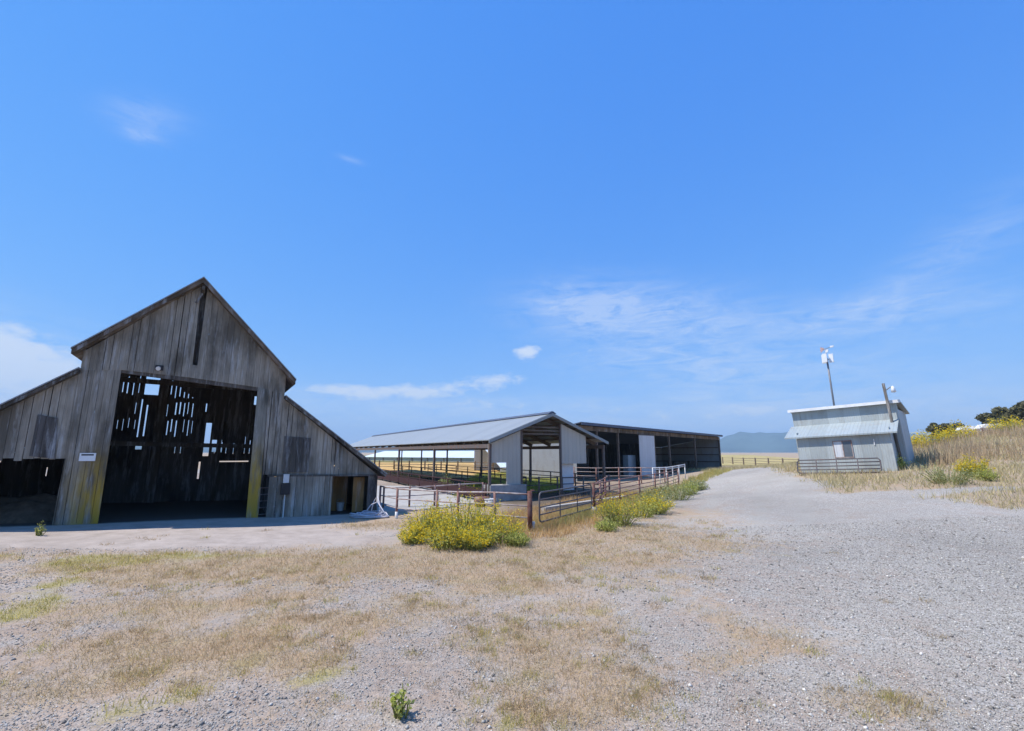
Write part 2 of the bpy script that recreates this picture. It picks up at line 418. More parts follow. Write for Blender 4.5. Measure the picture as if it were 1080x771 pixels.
floor_shade = np.maximum(floor_shade, np.maximum(pen, penb))
ca = np.stack([cd, cg, ct, floor_shade], -1).reshape(-1).astype(np.float32)
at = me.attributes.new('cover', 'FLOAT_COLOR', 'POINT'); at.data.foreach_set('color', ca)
zone = (1 - smooth(-1.5, 7.5, XX - .24 * YY + 2.5 * (vnoise(XX * .35, YY * .35, 61, 3) - .5))) * (YY < 60)
s_ = XX - road_left(YY); rut = np.zeros_like(XX)
for c0, w0 in ((2.0, .35), (3.7, .35), (6.4, .4), (8.2, .4)): rut += np.exp(-((s_ - c0 - .5 * np.sin(YY * .12)) / w0) ** 2)
rut *= smooth(11, 19, YY) * (YY < 70) * (.5 + vnoise(XX * .3, YY * .3, 62, 3))
s2 = (XX + .9 * YY) / 1.35
for c0 in (6.2, 7.7): rut += .6 * np.exp(-((s2 - c0 - .4 * np.sin(XX * .3)) / .3) ** 2) * (YY < 16) * (.4 + vnoise(XX * .4, YY * .4, 63, 3))
macro = vnoise(XX * .22, YY * .22, 64, 5, .6)
ya = me.attributes.new('yard', 'FLOAT_COLOR', 'POINT'); ya.data.foreach_set('color', np.stack([np.clip(rut, 0, 1), zone, macro, np.ones_like(XX)], -1).reshape(-1).astype(np.float32))
ground = bpy.data.objects.new('ground', me); COL.objects.link(ground); tag(ground, kind='structure')

t = NT('ground_mat'); o = t.coord()
at = t.attr('cover'); sep = t.n('ShaderNodeSeparateColor'); t.l(at.outputs['Color'], sep.inputs[0])
def vor(scale, rand=1):
    v = t.n('ShaderNodeTexVoronoi'); v.inputs['Scale'].default_value = scale; v.inputs['Randomness'].default_value = rand; t.l(o, v.inputs['Vector']); return v
ya = t.attr('yard'); ysp = t.n('ShaderNodeSeparateColor'); t.l(ya.outputs['Color'], ysp.inputs[0])
v1 = vor(38); v2 = vor(85)
sc1 = t.n('ShaderNodeSeparateColor'); t.l(v1.outputs['Color'], sc1.inputs[0]); sc2 = t.n('ShaderNodeSeparateColor'); t.l(v2.outputs['Color'], sc2.inputs[0])
st = t.ramp(sc1.outputs[0], [(0, (.17, .15, .13)), (.35, (.335, .313, .272)), (.75, (.437, .413, .362)), (.93, (.56, .525, .46)), (1, (.74, .685, .60))])
st2 = t.ramp(sc2.outputs[0], [(0, (.18, .158, .135)), (.5, (.37, .33, .29)), (1, (.53, .48, .42))])
edge = t.noise(o, 3.2, 8, .72); fine = t.noise(o, 38, 5, .72); mid = t.noise(o, .9, 7, .68)
grav = t.mix(st, st2, .5)
fines = t.mix((.19, .135, .10), (.46, .35, .265), t.ramp(t.noise(o, 9, 6, .7), [(.3, 0), (.7, 1)]))
fz = t.math('ADD', t.math('MULTIPLY', ysp.outputs[1], .50), t.math('MULTIPLY', t.math('SUBTRACT', edge, .5), 1.3)); fz = t.math('ADD', fz, t.math('MULTIPLY', t.math('SUBTRACT', mid, .5), 1.5))
fz = t.math('ADD', fz, t.math('MULTIPLY', t.math('SUBTRACT', fine, .5), .8)); fz = t.ramp(fz, [(.02, 0), (.68, .85)])
grav = t.mix(grav, fines, fz)
grav = t.mix(grav, (.36, .335, .29), t.math('MULTIPLY', ysp.outputs[0], .6))
mac = t.n('ShaderNodeCombineColor'); mk = t.math('MULTIPLY_ADD', ysp.outputs[2], .55); t.t.nodes[-1].inputs[2].default_value = .74; [t.l(mk, mac.inputs[q]) for q in range(3)]
grav = t.mix(grav, mac.outputs[0], 1.0, 'MULTIPLY')
def sharpen(fac, lo, hi, k0=1.2, k1=1.5):
    k = t.math('ADD', fac, t.math('MULTIPLY', t.math('SUBTRACT', edge, .5), k0)); k = t.math('ADD', k, t.math('MULTIPLY', t.math('SUBTRACT', fine, .5), k1))
    return t.ramp(k, [(lo, 0), (hi, 1)])
drycol = t.mix((.21, .145, .09), (.56, .42, .28), t.ramp(fine, [(.28, 0), (.72, 1)]))
drycol = t.mix(drycol, (.46, .285, .14), t.ramp(t.noise(o, .35, 4, .6), [(.42, 0), (.7, .6)]))
drycol = t.mix(drycol, (.33, .30, .14), t.ramp(t.noise(o, 1.3, 5, .65), [(.52, 0), (.72, .6)]))
dirtcol = t.mix((.32, .265, .22), (.50, .425, .365), t.ramp(t.noise(o, 1.6, 9, .72), [(.3, 0), (.7, 1)]))
dirtcol = t.mix(dirtcol, (.30, .25, .21), t.ramp(t.noise(o, .45, 6, .65), [(.52, 0), (.72, .6)]))
grncol = t.mix((.20, .18, .045), (.42, .36, .12), t.ramp(fine, [(.3, 0), (.7, 1)]))
dm = t.math('MULTIPLY', sharpen(sep.outputs[2], .2, .85, .8, .5), .95)
c = t.mix(grav, dirtcol, dm)
c = t.mix(c, drycol, t.math('MULTIPLY', sharpen(sep.outputs[0], .3, 1.05, 1.9, 1.7), .78))
c = t.mix(c, grncol, t.math('MULTIPLY', sharpen(sep.outputs[1], .3, 1.1), .7))
c = t.mix(c, (.085, .07, .055), at.outputs['Alpha'])  # barn floor and dark pen earth, with shade under the shed coloured in
t.col(c); t.rough(.95, 0, .15)
hgt = t.math('ADD', t.math('MULTIPLY', t.math('MULTIPLY', v1.outputs['Distance'], t.math('SUBTRACT', 1.05, t.math('MAXIMUM', dm, t.math('MULTIPLY', fz, .6)))), 1.), t.math('MULTIPLY', fine, .5))
t.bump(hgt, .75, .02)
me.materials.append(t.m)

# loose stones on the gravel
def stones(n, y0, y1, s0, s1):
    Y = rng.uniform(y0, y1, n * 3); X = rng.uniform(-1.25, 1.25, n * 3) * Y
    d, g, b = cover(X, Y); zn = 1 - smooth(-1.5, 7.5, X - .24 * Y); keep = rng.random(n * 3) > (.9 * d + .9 * g + 1. * b + .15 * zn + .6 * (vnoise(X * .7, Y * .7, 66, 4) - .35)); X, Y = X[keep][:n], Y[keep][:n]; n = len(X)
    Z = hz(X, Y); s = rng.uniform(s0, s1, n) * (1 + 1.2 * (rng.random(n) > .97))
    base = np.array([[1, 0, 0], [0, 1, 0], [-1, 0, 0], [0, -1, 0], [0, 0, .8], [0, 0, -.4]], float)
    Vv = base[None] * (1 + rng.uniform(-.35, .35, (n, 6, 3))) * s[:, None, None]
    a = rng.uniform(0, 2 * PI, n); c_, s_ = np.cos(a), np.sin(a)
    Vx = Vv[..., 0] * c_[:, None] - Vv[..., 1] * s_[:, None]; Vy = Vv[..., 0] * s_[:, None] + Vv[..., 1] * c_[:, None]
    tilt = rng.uniform(-.5, .5, (n, 1)); Vz = Vv[..., 2] + Vx * tilt * .6
    P = np.stack([Vx + X[:, None], Vy + Y[:, None], Vz + Z[:, None] + s[:, None] * .15], -1)
    return P, rng.random(n)
t = NT('stone_mat'); t.col(t.ramp(t.attr('tone').outputs['Fac'], [(0, (.16, .14, .12)), (.4, (.345, .32, .28)), (.8, (.455, .428, .375)), (.95, (.56, .525, .465)), (1, (.76, .70, .62))])); t.rough(.9, 0, .2)
Pa, ta = stones(64000, 4.2, 9.5, .005, .0135); Pb, tb = stones(34000, 9.5, 17, .009, .018)
P = np.concatenate([Pa, Pb]); tn = np.concatenate([ta, tb]); n = len(P)
me = bpy.data.meshes.new('gravel_stones'); me.vertices.add(n * 6); me.vertices.foreach_set('co', P.reshape(-1).astype(np.float32))
tri = np.array([[0, 1, 4], [1, 2, 4], [2, 3, 4], [3, 0, 4], [1, 0, 5], [2, 1, 5], [3, 2, 5], [0, 3, 5]])
T = (tri[None] + 6 * np.arange(n)[:, None, None]).reshape(-1)
me.loops.add(len(T)); me.loops.foreach_set('vertex_index', T.astype(np.int32)); me.polygons.add(len(T) // 3); me.polygons.foreach_set('loop_start', np.arange(0, len(T), 3, dtype=np.int32)); me.update(calc_edges=True)
a_ = me.attributes.new('tone', 'FLOAT', 'FACE'); a_.data.foreach_set('value', np.repeat(tn, 8).astype(np.float32)); me.materials.append(MATS['stone_mat'])
tag(link := bpy.data.objects.new('gravel_stones', me), 'loose pale grey stones strewn over the gravel yard', 'gravel', kind='stuff'); COL.objects.link(link)

# grass blades
def blades(X, Y, h, w, lean=.5, n=3):
    N = len(X); Z = hz(X, Y) - .01; a = rng.uniform(0, 2 * PI, N); dx, dy = np.cos(a) * w / 2, np.sin(a) * w / 2
    b = rng.uniform(0, 2 * PI, N); L = rng.uniform(.1, lean, N) * h
    tip = np.stack([X + np.cos(b) * L, Y + np.sin(b) * L, Z + h], -1)
    return np.stack([np.stack([X - dx, Y - dy, Z], -1), np.stack([X + dx, Y + dy, Z], -1), tip], 1)
def scatter(n, y0, y1, fn, xr=None, tries=1):
    """n candidate tufts in view between two distances, kept with probability fn(x, y)"""
    u = rng.random(n); Y = y0 * (y1 / y0) ** u if y0 > 0 else rng.uniform(y0, y1, n)
    X = rng.uniform(-1.25, 1.3, n) * Y if xr is None else rng.uniform(xr[0], xr[1], n)
    k = rng.random(n) < fn(X, Y); return X[k], Y[k]
def tufts(X, Y, per, r):
    X = np.repeat(X, per) + rng.normal(0, 1, len(X) * per) * np.repeat(r, per); Y = np.repeat(Y, per) + rng.normal(0, 1, len(Y) * per) * np.repeat(r, per); return X, Y
sharp = lambda v, a, b: smooth(a, b, v)
def outb(x, y):   # outside the barn and the concrete
    d = (x - BC[0]) * BN[0] + (y - BC[1]) * BN[1]; return d < -1.2
sets = []
def dens(x, y): return cover(x, y)[0]
X, Y = scatter(42000, 4.3, 19, lambda x, y: sharp(dens(x, y) * (.05 + 1.75 * vnoise(x * 2.4, y * 2.4, 9, 4, .7)), .42, 1.05) * .62 * outb(x, y)); X, Y = tufts(X, Y, 5, .05 + .01 * Y)
h = rng.gamma(2.2, .016, len(X)).clip(.008, .13) * (1 + Y * .03); sets.append(blades(X, Y, h, .0035 + .0008 * Y, 1.8))
X, Y = scatter(30000, 4.3, 18, lambda x, y: (.012 + .11 * sharp(dens(x, y), .15, .7)) * sharp(vnoise(x * 1.3, y * 1.3, 19, 3), .45, .62) * outb(x, y) * (1 - .9 * smooth(2, 8, x - .24 * y))); X, Y = tufts(X, Y, 34, .035 + .004 * Y)
h = rng.uniform(.03, .11, len(X)); olive = blades(X, Y, h, .0035 + .0007 * Y, 1.2); pick = np.repeat(rng.random(len(X) // 34) < .45, 34); sets.append(olive[~pick]); olive = olive[pick]
quads('dry_grass', 'straw', None, np.concatenate(sets), rng.random(sum(map(len, sets))))
tag(bpy.data.objects['dry_grass'], 'short trampled straw coloured grass growing through the gravel yard', 'dry grass', kind='stuff')
X, Y = scatter(60000, 4.3, 19, lambda x, y: sharp(cover(x, y)[0] * (.4 + 1.2 * vnoise(x * 3, y * 3, 9, 3)), .35, .9) * .75 * outb(x, y)); X, Y = tufts(X, Y, 5, .05 + .01 * Y)
h = rng.uniform(.02, .085, len(X)) * (1 + Y * .03); sets.append(blades(X, Y, h, .004 + .0009 * Y, 1.6))
quads('dry_grass', 'straw', None, np.concatenate(sets), rng.random(sum(map(len, sets))))
tag(bpy.data.objects['dry_grass'], 'short trampled straw coloured grass growing through the gravel yard', 'dry grass', kind='stuff')
X, Y = scatter(40000, 4.3, 19, lambda x, y: sharp(cover(x, y)[1] * (.3 + 1.3 * vnoise(x * 3.5, y * 3.5, 5, 3)), .3, .95) * .55); X, Y = tufts(X, Y, 7, .03 + .005 * Y)
B = np.concatenate([olive, blades(X, Y, rng.uniform(.04, .13, len(X)), .005 + .0009 * Y, 1.)])
tag(quads('green_grass', 'straw_green', None, B, rng.random(len(B))), 'yellow green grass edging the gravel lane and dotted over the yard', 'grass', kind='stuff')
# golden grass along the pens and over the bank
def strip(x, y): 
    return (x < road_left(y) + 1.0) & (x > road_left(y) - 4.2) & (y > 15.2) & outb(x, y)
X, Y = scatter(50000, 15.2, 60, lambda x, y: strip(x, y) * sharp(cover(x, y)[0], .2, .7) * (.5 + 1.2 * vnoise(x * .8, y * .8, 11, 3)), (-6, 30)); X, Y = tufts(X, Y, 6, .1 + 0 * Y)
B = blades(X, Y, rng.uniform(.10, .42, len(X)) * (.45 + vnoise(X * .7, Y * .7, 71, 3)), .007 + .0007 * Y, .8)
tag(quads('golden_grass', 'straw_gold', None, B, rng.random(len(B))), 'golden dry grass along the pipe fence beside the gravel road', 'dry grass', kind='stuff')
def verge(x, y): return sharp(x - road_left(y), -3.2, -1.0) * (1 - sharp(x - road_left(y), -.1, .5)) * (y > 16.2) * (y < 48)
X, Y = scatter(34000, 16, 48, lambda x, y: verge(x, y) * (.15 + 1.0 * sharp(vnoise(x * .9, y * .9, 81, 3), .35, .6)), (-1, 24)); X, Y = tufts(X, Y, 7, .09 + 0 * Y)
B = blades(X, Y, rng.uniform(.12, .46, len(X)) * (.4 + vnoise(X * .6, Y * .6, 82, 3)), .007 + .0007 * Y, .6)
tag(quads('verge_grass', 'straw_green', None, B, rng.random(len(B))), 'tall yellow green grass in the verge between roadside fence and gravel road', 'grass', kind='stuff')
def bank(x, y): return sharp(x - road_right(y), -.2, 1.2) * (y > 16)
X, Y = scatter(45000, 17, 75, lambda x, y: bank(x, y) * (.2 + .8 * vnoise(x * .6, y * .6, 13, 3)), (14, 80)); X, Y = tufts(X, Y, 5, .16 + 0 * Y)
B = blades(X, Y, rng.uniform(.12, .42, len(X)) * (.5 + vnoise(X * .3, Y * .3, 4, 3)), .012 + .0009 * Y, .9)
tag(quads('bank_grass', 'straw_pale', None, B, rng.random(len(B))), 'pale dry grass on the rising bank right of the gravel road', 'dry grass', kind='stuff')
X, Y = scatter(7000, 25, 90, lambda x, y: sharp(x - .80 * y, -.5, 2.5) * sharp(x - road_right(y), 3.5, 6.5) * (.15 + vnoise(x * .25, y * .25, 15, 3)) * (y > 27), (24, 110)); X, Y = tufts(X, Y, 12, .3 + 0 * Y)
B = blades(X, Y, rng.uniform(.4, 1.15, len(X)) * (.5 + vnoise(X * .25, Y * .25, 24, 3)), .02 + .0008 * Y, .35)
tag(quads('tall_weeds', 'weed_brown', None, B, rng.random(len(B))), 'tall dead brown weeds massed on the bank behind the metal shed', 'weeds', kind='stuff')
X, Y = scatter(1500, 48, 110, lambda x, y: sharp(x - .80 * y, 0, 2) * (.1 + (vnoise(x * .1, y * .1, 35, 3) > .5)), (40, 130)); X, Y = tufts(X, Y, 14, .5 + 0 * Y)
B = blades(X, Y, rng.uniform(.6, 1.6, len(X)), .05 + .0008 * Y, .5)
tag(quads('red_weeds', 'weed_red', None, B, rng.random(len(B))), 'reddish dry weeds along the crest of the bank', 'weeds', kind='stuff')

# ------------------------------------------------------------------ the old barn
fb = Frame(BC, BTH); A = fb.at
barn = framed('barn', fb, 'weathered grey timber barn with tall open doorway and two low side wings', 'barn')
pt = lambda *L: [A(x, y) for x, y in L]
# gable above the doorway, split round the narrow hay-track slot
m = MB()
m.planks([(-3.32, 5.5), (-2.2, 5.62), (-.13, 5.52), (-.06, 6.05), (-.1, 9.36), (-3.32, 6.22)], 0)
m.planks([(-.13, 5.52), (2.3, 5.3), (3.32, 5.05), (3.32, 6.1), (.12, 9.36), (.1, 6.05)], 0, x0=.1)
m.planks([(-.13, 5.52), (.1, 5.5), (.1, 6.02), (-.13, 6.02)], 0, x0=-.13)
m.build('gable_wall', 'barn_wood', barn)
m = MB(); m.planks([(-3.4, -.3), (-2.2, -.3), (-2.22, 5.62), (-3.3, 5.5)], .003); m.build('doorway_pier', 'barn_wood_left', barn, label='grey boarded pier with yellow lichen low on its inner edge')
m = MB(); m.planks([(2.8, 1.69), (3.28, 1.66), (3.34, 5.06), (2.72, 5.2)], .003, x0=2.72); m.build('doorway_pier', 'barn_wood', barn)
m = MB(); m.prism([(2.36, -.3), (2.78, -.3), (2.72, 5.22), (2.31, 5.3)], -.03, .13, .6); m.build('door_post', 'barn_wood_post', barn, label='grey post with yellow lichen on its lower half')
m = MB(); m.bar((-2.25, .09, 5.62), (2.72, .09, 5.22), .14, .2, .3); m.build('door_header', 'barn_timber', barn)
m = MB(); m.box(-.14, .14, .35, .4, 5.6, 9.3, .2); m.bar((0, -.5, 9.12), (0, 1.2, 9.12), .1, .16, .8); m.bar((-.02, -.12, 8.98), (-.2, -.12, 8.55), .07, .07, .9); m.build('hay_track', 'barn_timber', barn)
# wings
roofL = lambda u: 5.50 + (u + 3.3) * .80
m = MB(); m.planks([(-8.2, 2.25), (-8.2, 2.2), (-3.5, 2.33), (-3.3, 2.33), (-3.3, 5.42), (-7.3, roofL(-7.3) - .08)], .01, ragged=.12); m.build('wing_wall', 'barn_wood', barn, label='upper boarding of the wing above a dark open bay')
m = MB(); m.planks([(3.3, 1.66), (7.6, 1.56), (3.34, 4.9)], .01); m.build('wing_wall', 'barn_wood', barn, label='upper boarding of the wing that slopes to the ground')
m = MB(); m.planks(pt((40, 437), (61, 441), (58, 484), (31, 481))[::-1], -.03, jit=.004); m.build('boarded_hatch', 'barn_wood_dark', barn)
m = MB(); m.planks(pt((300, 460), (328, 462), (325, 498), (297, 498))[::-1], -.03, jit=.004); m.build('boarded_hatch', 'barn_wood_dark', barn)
m = MB(); m.planks([(3.06, -.12), (5.58, -.16), (5.56, 1.56), (3.06, 1.6)], -.08, w=.28); m.build('sliding_door', 'barn_wood', barn)
m = MB(); m.bar((3.0, -.07, 1.65), (7.5, -.07, 1.55), .06, .08, .1); m.build('door_track', 'barn_wood_dark', barn)
m = MB(); m.planks([(7.16, -.4), (7.6, -.4), (7.58, 1.5), (7.16, 1.53)], .0); m.build('corner_panel', 'barn_wood_dark', barn)
m = MB(); m.box(6.62, 7.13, .5, .52, -.1, 1.45, .5); m.build('plywood_panel', 'plywood', barn); m = MB(); m.planks([(5.55, -.2), (6.6, -.2), (6.6, 1.7), (5.55, 1.7)], 1.5); m.build('plywood_panel', 'plywood', barn)
# roofs
def slope(a, b, th, y0, y1, tone=.5):
    return [(a[0], a[1] - th), (b[0], b[1] - th), b, a], y0, y1, tone
D = 8.5
m = MB(); m.prism(*slope((-3.62, 6.24), (-.03, 9.62), .05, -.42, D + .3)); m.prism(*slope((-.03, 9.62), (3.72, 5.72), .05, -.42, D + .3)); m.build('main_roof', 'barn_roof_metal', barn)
m = MB(); m.prism([(-3.6, 6.02), (-.03, 9.38), (-.03, 9.565), (-3.6, 6.185)], -.38, D + .2, .6); m.prism([(-.03, 9.38), (3.7, 5.5), (3.7, 5.665), (-.03, 9.565)], -.38, D + .2, .4); m.build('rake_board', 'barn_rake', barn)
m = MB(); m.prism(*slope((-8.6, roofL(-8.6) + .1), (-3.35, 5.58), .05, -.3, D + .3)); m.build('wing_roof', 'barn_roof_metal', barn)
m = MB(); m.prism(*slope((3.38, 5.02), (7.95, 1.62), .05, -.3, D + .3)); m.build('wing_roof', 'barn_roof_metal', barn)
m = MB(); m.prism(*slope((-8.5, roofL(-8.5) + .045), (-3.36, 5.5), .13, -.27, D + .2, .3)); m.prism(*slope((3.39, 4.955), (7.9, 1.6), .13, -.27, D + .2, .5)); m.build('wing_rafter', 'barn_timber', barn)
MB().box(-3.36, -3.3, .05, D, 5.42, 6.3, .4).build('side_wall', 'barn_wood', barn); MB().box(-8.3, -8.24, -.1, D, -.3, 1.55, .5).build('side_wall', 'barn_wood', barn)
MB().box(3.3, 3.36, .05, D, 4.9, 6.1, .4).build('side_wall', 'barn_wood', barn); MB().box(7.55, 7.61, .06, D, -.5, 1.6, .5).build('side_wall', 'barn_wood', barn)
MB().box(3.2, 3.27, .5, 5.5, -.3, 5.0, .3).build('inner_partition', 'barn_wood_dark', barn); MB().box(-3.42, -3.365, 2.5, D, -.3, 3.4, .3).build('inner_partition', 'barn_wood_dark', barn)
# rear wall with missing boards
holes = []; hrand = random.Random(5)
def hole(x0, y0, x1, y1):
    if x1 - x0 < 1.2 and y1 - y0 > 8:                                      # loose slats: gaps of uneven width and length
        if hrand.random() < .16: return
        x1 = x0 + (x1 - x0) * hrand.uniform(.5, 1.35); y0 += hrand.uniform(0, .22) * (y1 - y0); y1 -= hrand.uniform(0, .22) * (y1 - y0)
    a = A(x0, (y0 + y1) / 2, D); b = A(x1, (y0 + y1) / 2, D); zt = A((x0 + x1) / 2, y0, D)[1]; zb = A((x0 + x1) / 2, y1, D)[1]; holes.append((a[0], b[0], zb, zt))
for k, x in enumerate((129.5, 134.6, 140.4, 147)): hole(x, 397 - k * 1.2, x + .9, 417)
for x in (124.2, 130, 136.2, 142.6): hole(x, 421, x + .85, 438); hole(x - .8, 440, x, 454)
hole(146.8, 421, 148.2, 461); hole(152.6, 427, 154.2, 460)
hole(153.5, 393, 168.5, 416.5)
for k in range(8):
    x = 172 + 4.4 * k; top = 424 if k < 2 else 401 + max(0, k - 2) * 3.6
    if k >= 2: hole(x, top, x + .8, 420)
    hole(x - .2, 424, x + .7, 440); hole(x - .6, 442, x + .25, 462 - (k % 3) * 2)
for x in (212, 217): hole(x, 424, x + .9, 436)
hole(215.6, 446, 221.6, 481); hole(223.6, 464, 234, 468); hole(223.6, 470.5, 234, 476.5)
hole(268.2, 418, 271.3, 427)
hole(142.8, 467, 149.6, 474); hole(159.8, 468, 166.5, 475.5)
hole(201, 484, 202.2, 499); hole(208.6, 487, 210.6, 505); hole(228, 486, 262, 487.2)
for x in (228, 233.5, 246, 258, 263): hole(x, 466 - (x % 7), x + .5, 480)
for x in (184, 190, 226, 232, 238): hole(x, 471, x + .6, 478)
def holed_wall(m, u0, u1, ztop, z0, y0, y1, holes):
    us = sorted({u0, u1, *[h[0] for h in holes], *[h[1] for h in holes], *np.arange(u0, u1, .27)}); us = [u for u in us if u0 <= u <= u1]
    for a, b in zip(us, us[1:]):
        if b - a < 1e-4: continue
        c = (a + b) / 2; zt = min(ztop(a), ztop(b)); seg = [(z0, zt)]
        for h in holes:
            if h[0] < c < h[1]:
                ns = []
                for s0, s1 in seg:
                    if h[3] <= s0 or h[2] >= s1: ns.append((s0, s1)); continue
                    if h[2] > s0: ns.append((s0, h[2]))
                    if h[3] < s1: ns.append((h[3], s1))
                seg = ns
        for s0, s1 in seg: m.box(a, b, y0, y1, s0, s1)
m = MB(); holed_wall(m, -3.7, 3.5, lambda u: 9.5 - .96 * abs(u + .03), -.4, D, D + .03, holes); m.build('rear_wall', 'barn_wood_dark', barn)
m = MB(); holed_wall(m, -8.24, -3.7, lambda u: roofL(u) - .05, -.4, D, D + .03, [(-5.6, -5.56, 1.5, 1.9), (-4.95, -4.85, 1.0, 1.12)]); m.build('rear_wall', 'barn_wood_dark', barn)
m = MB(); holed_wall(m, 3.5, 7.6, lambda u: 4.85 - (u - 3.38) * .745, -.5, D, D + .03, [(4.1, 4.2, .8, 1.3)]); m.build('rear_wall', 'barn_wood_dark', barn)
for x, y in ((-3.1, 2.8), (3.0, 3.0), (-3.1, 5.6), (3.0, 5.8)):
    MB().bar((x, y, -.3), (x, y, 6.3 if x < 0 else 6.1), .2, .2, .3).build('post', 'barn_timber', barn)
for y in (2.8, 5.7):
    MB().bar((-3.2, y, 5.95), (3.2, y, 5.85), .16, .22, .3).build('tie_beam', 'barn_timber', barn)
MB().bar((-3.1, 5.6, 3.0), (3.0, 5.8, 2.9), .12, .2, .3).build('loft_beam', 'barn_timber', barn)
MB().bar((1.2, D - .15, -.2), (1.2, D - .15, 6.8), .22, .2, .3).build('post', 'barn_timber', barn)
MB().bar((-1.55, D - .15, -.2), (-1.55, D - .15, 7.0), .42, .2, .3).build('post', 'barn_timber', barn)
for px, py in ((168, 388),):                                               # lamp over the doorway
    u, z = A(px, py)
    fl = MB().tube([(u, -.03, z), (u, -.2, z - .02)], [.05, .05], 8).tube([(u, -.2, z - .02), (u, -.34, z - .08)], [.05, .08], 12).build('floodlight', 'fixture', barn)
    MB().box(u - .13, u + .13, -.03, -.004, z - .1, z + .1, .5).build('mounting_plate', 'dark_box', fl)
u, z = A(301, 507); 
for x, d_, w_, h0, h1, mt in ((u, 0, .1, -.08, .28, 'fixture'), (u + .02, 0, .17, -.62, -.12, 'dark_box')):
    pass
sg = thing('meter_box', fb.world(u, -.2, z - .45), BTH, 'dark electric box with a white plate above it on the sliding door', 'electric box')
MB().box(-.17, .17, -.1, .09, -.1, .35, .4).build('box', 'dark_box', sg); MB().box(-.11, .11, -.04, .09, .37, .72, .4).build('plate', 'fixture', sg); MB().tube([(0, 0, -.1), (0, 0, -1.15)], .025, 8).build('conduit', 'fixture', sg)
# notice on the pier
u, z = A(92.5, 482)
sg = thing('notice', fb.world(u, -.02, z), BTH, 'small white notice with dark marks on the lichened barn pier', 'sign')
MB().box(-.22, .22, -.015, .0, -.14, .14, .5).build('board', 'sign_white', sg)
MB().box(-.17, .16, -.02, -.015, .05, .1, .5).build('marking', 'sign_ink', sg)
# things inside the wings
P = fb.world(-5.4, 2.2, 0); mound = MB()
for k in range(14):
    for j in range(10):
        pass
def mound_mesh(name, mat, P, rx, ry, h, label, cat, seed=1, group=None):
    n = 28; v = []; m = MB()
    for j in range(n + 1):
        for i in range(n + 1):
            x, y = (i / n * 2 - 1), (j / n * 2 - 1); r = math.hypot(x, y)
            z = h * max(0, 1 - r) ** .75 * (.55 + .9 * float(vnoise(x * 3 + 5, y * 3 + 5, seed, 4))) - .05
            m.v.append((x * rx, y * ry, z))
    for j in range(n):
        for i in range(n): a = j * (n + 1) + i; m.face((a, a + 1, a + n + 2, a + n + 1), random.random())
    o = m.build(name, mat, None, True); o.location = [float(c) for c in (P[0], P[1], hz(P[0], P[1]))]; o.rotation_euler = (0, 0, BTH); return tag(o, label, cat, group)
mound_mesh('straw_mound', 'straw_mound', fb.world(-4.6, 2.4, 0), 1.9, 1.5, 1.1, 'brown mound of old straw in the dark open wing of the barn', 'straw pile', 3)
bar_ = thing('plastic_barrel', (*fb.world(-5.6, 1.0, 0)[:2], hz(*fb.world(-5.6, 1.0, 0)[:2])), 0, 'dark green plastic barrel just inside the open barn wing', 'barrel')
MB().tube([(0, 0, 0), (0, 0, .1), (0, 0, .45), (0, 0, .8), (0, 0, .88)], [.24, .28, .3, .28, .24], 16).build('body', 'green_plastic', bar_, True); MB().tube([(0, 0, .7), (0, 0, .73)], .305, 16).build('hoop', 'green_plastic', bar_); MB().tube([(0, 0, .2), (0, 0, .23)], .305, 16).build('hoop', 'green_plastic', bar_)
# clutter in the gap beside the lichened post and in the low bay
gq = framed('stacked_gate', Frame(fb.world(2.85, .9, -.1), BTH + .2), 'pale metal gate standing in the gap beside the lichened barn post', 'gate')
MB().tube([(0, 0, .1), (1.6, 0, .1), (1.6, 0, 1.2), (0, 0, 1.2)], .025, 6, True).build('frame', 'pale_pipe', gq)
for z in (.38, .65, .92): MB().tube([(0, 0, z), (1.6, 0, z)], .02, 6).build('rail', 'pale_pipe', gq)
P = fb.world(6.3, 1.4, 0); bk = thing('bucket', (P[0], P[1], hz(P[0], P[1]) - .02), 0, 'pale bucket standing in the dark low bay of the barn', 'bucket')
MB().tube([(0, 0, 0), (0, 0, .4)], [.14, .18], 14).build('body', 'fixture', bk); MB().tube([(.18 * math.cos(a), 0, .4 + .16 * math.sin(a)) for a in np.linspace(0, PI, 9)], .008, 5).build('handle', 'mast_steel', bk)
# hoses heaped by the corner
P = G(389, 546); hs = MB(); pts = []
for k in range(170):
    a = k * .33; r = .5 + .16 * math.sin(k * .11) + .05 * random.random(); pts.append((r * 1.15 * math.cos(a) + .1 * math.sin(k * .05), r * .7 * math.sin(a), .04 + .22 * k / 170 * (.5 + .5 * math.sin(a * 1.7)) + .02 * random.random()))
hs.tube(pts, .028, 6)
hs.tube([(.5, .1, .05), (.35, .3, .55), (.2, .42, .85), (.05, .4, .6), (.0, .2, .1)], .026, 6); hs.tube([(-.1, 0, .3), (.0, .2, .5), (.25, .3, .62), (.55, .1, .3), (.8, -.1, .04)], .026, 6)
o = hs.build('hose_heap', 'hose_plastic', None, True); o.location = [float(c) for c in P]; tag(o, 'tangled heap of pale hose on the ground at the barn corner', 'hose')

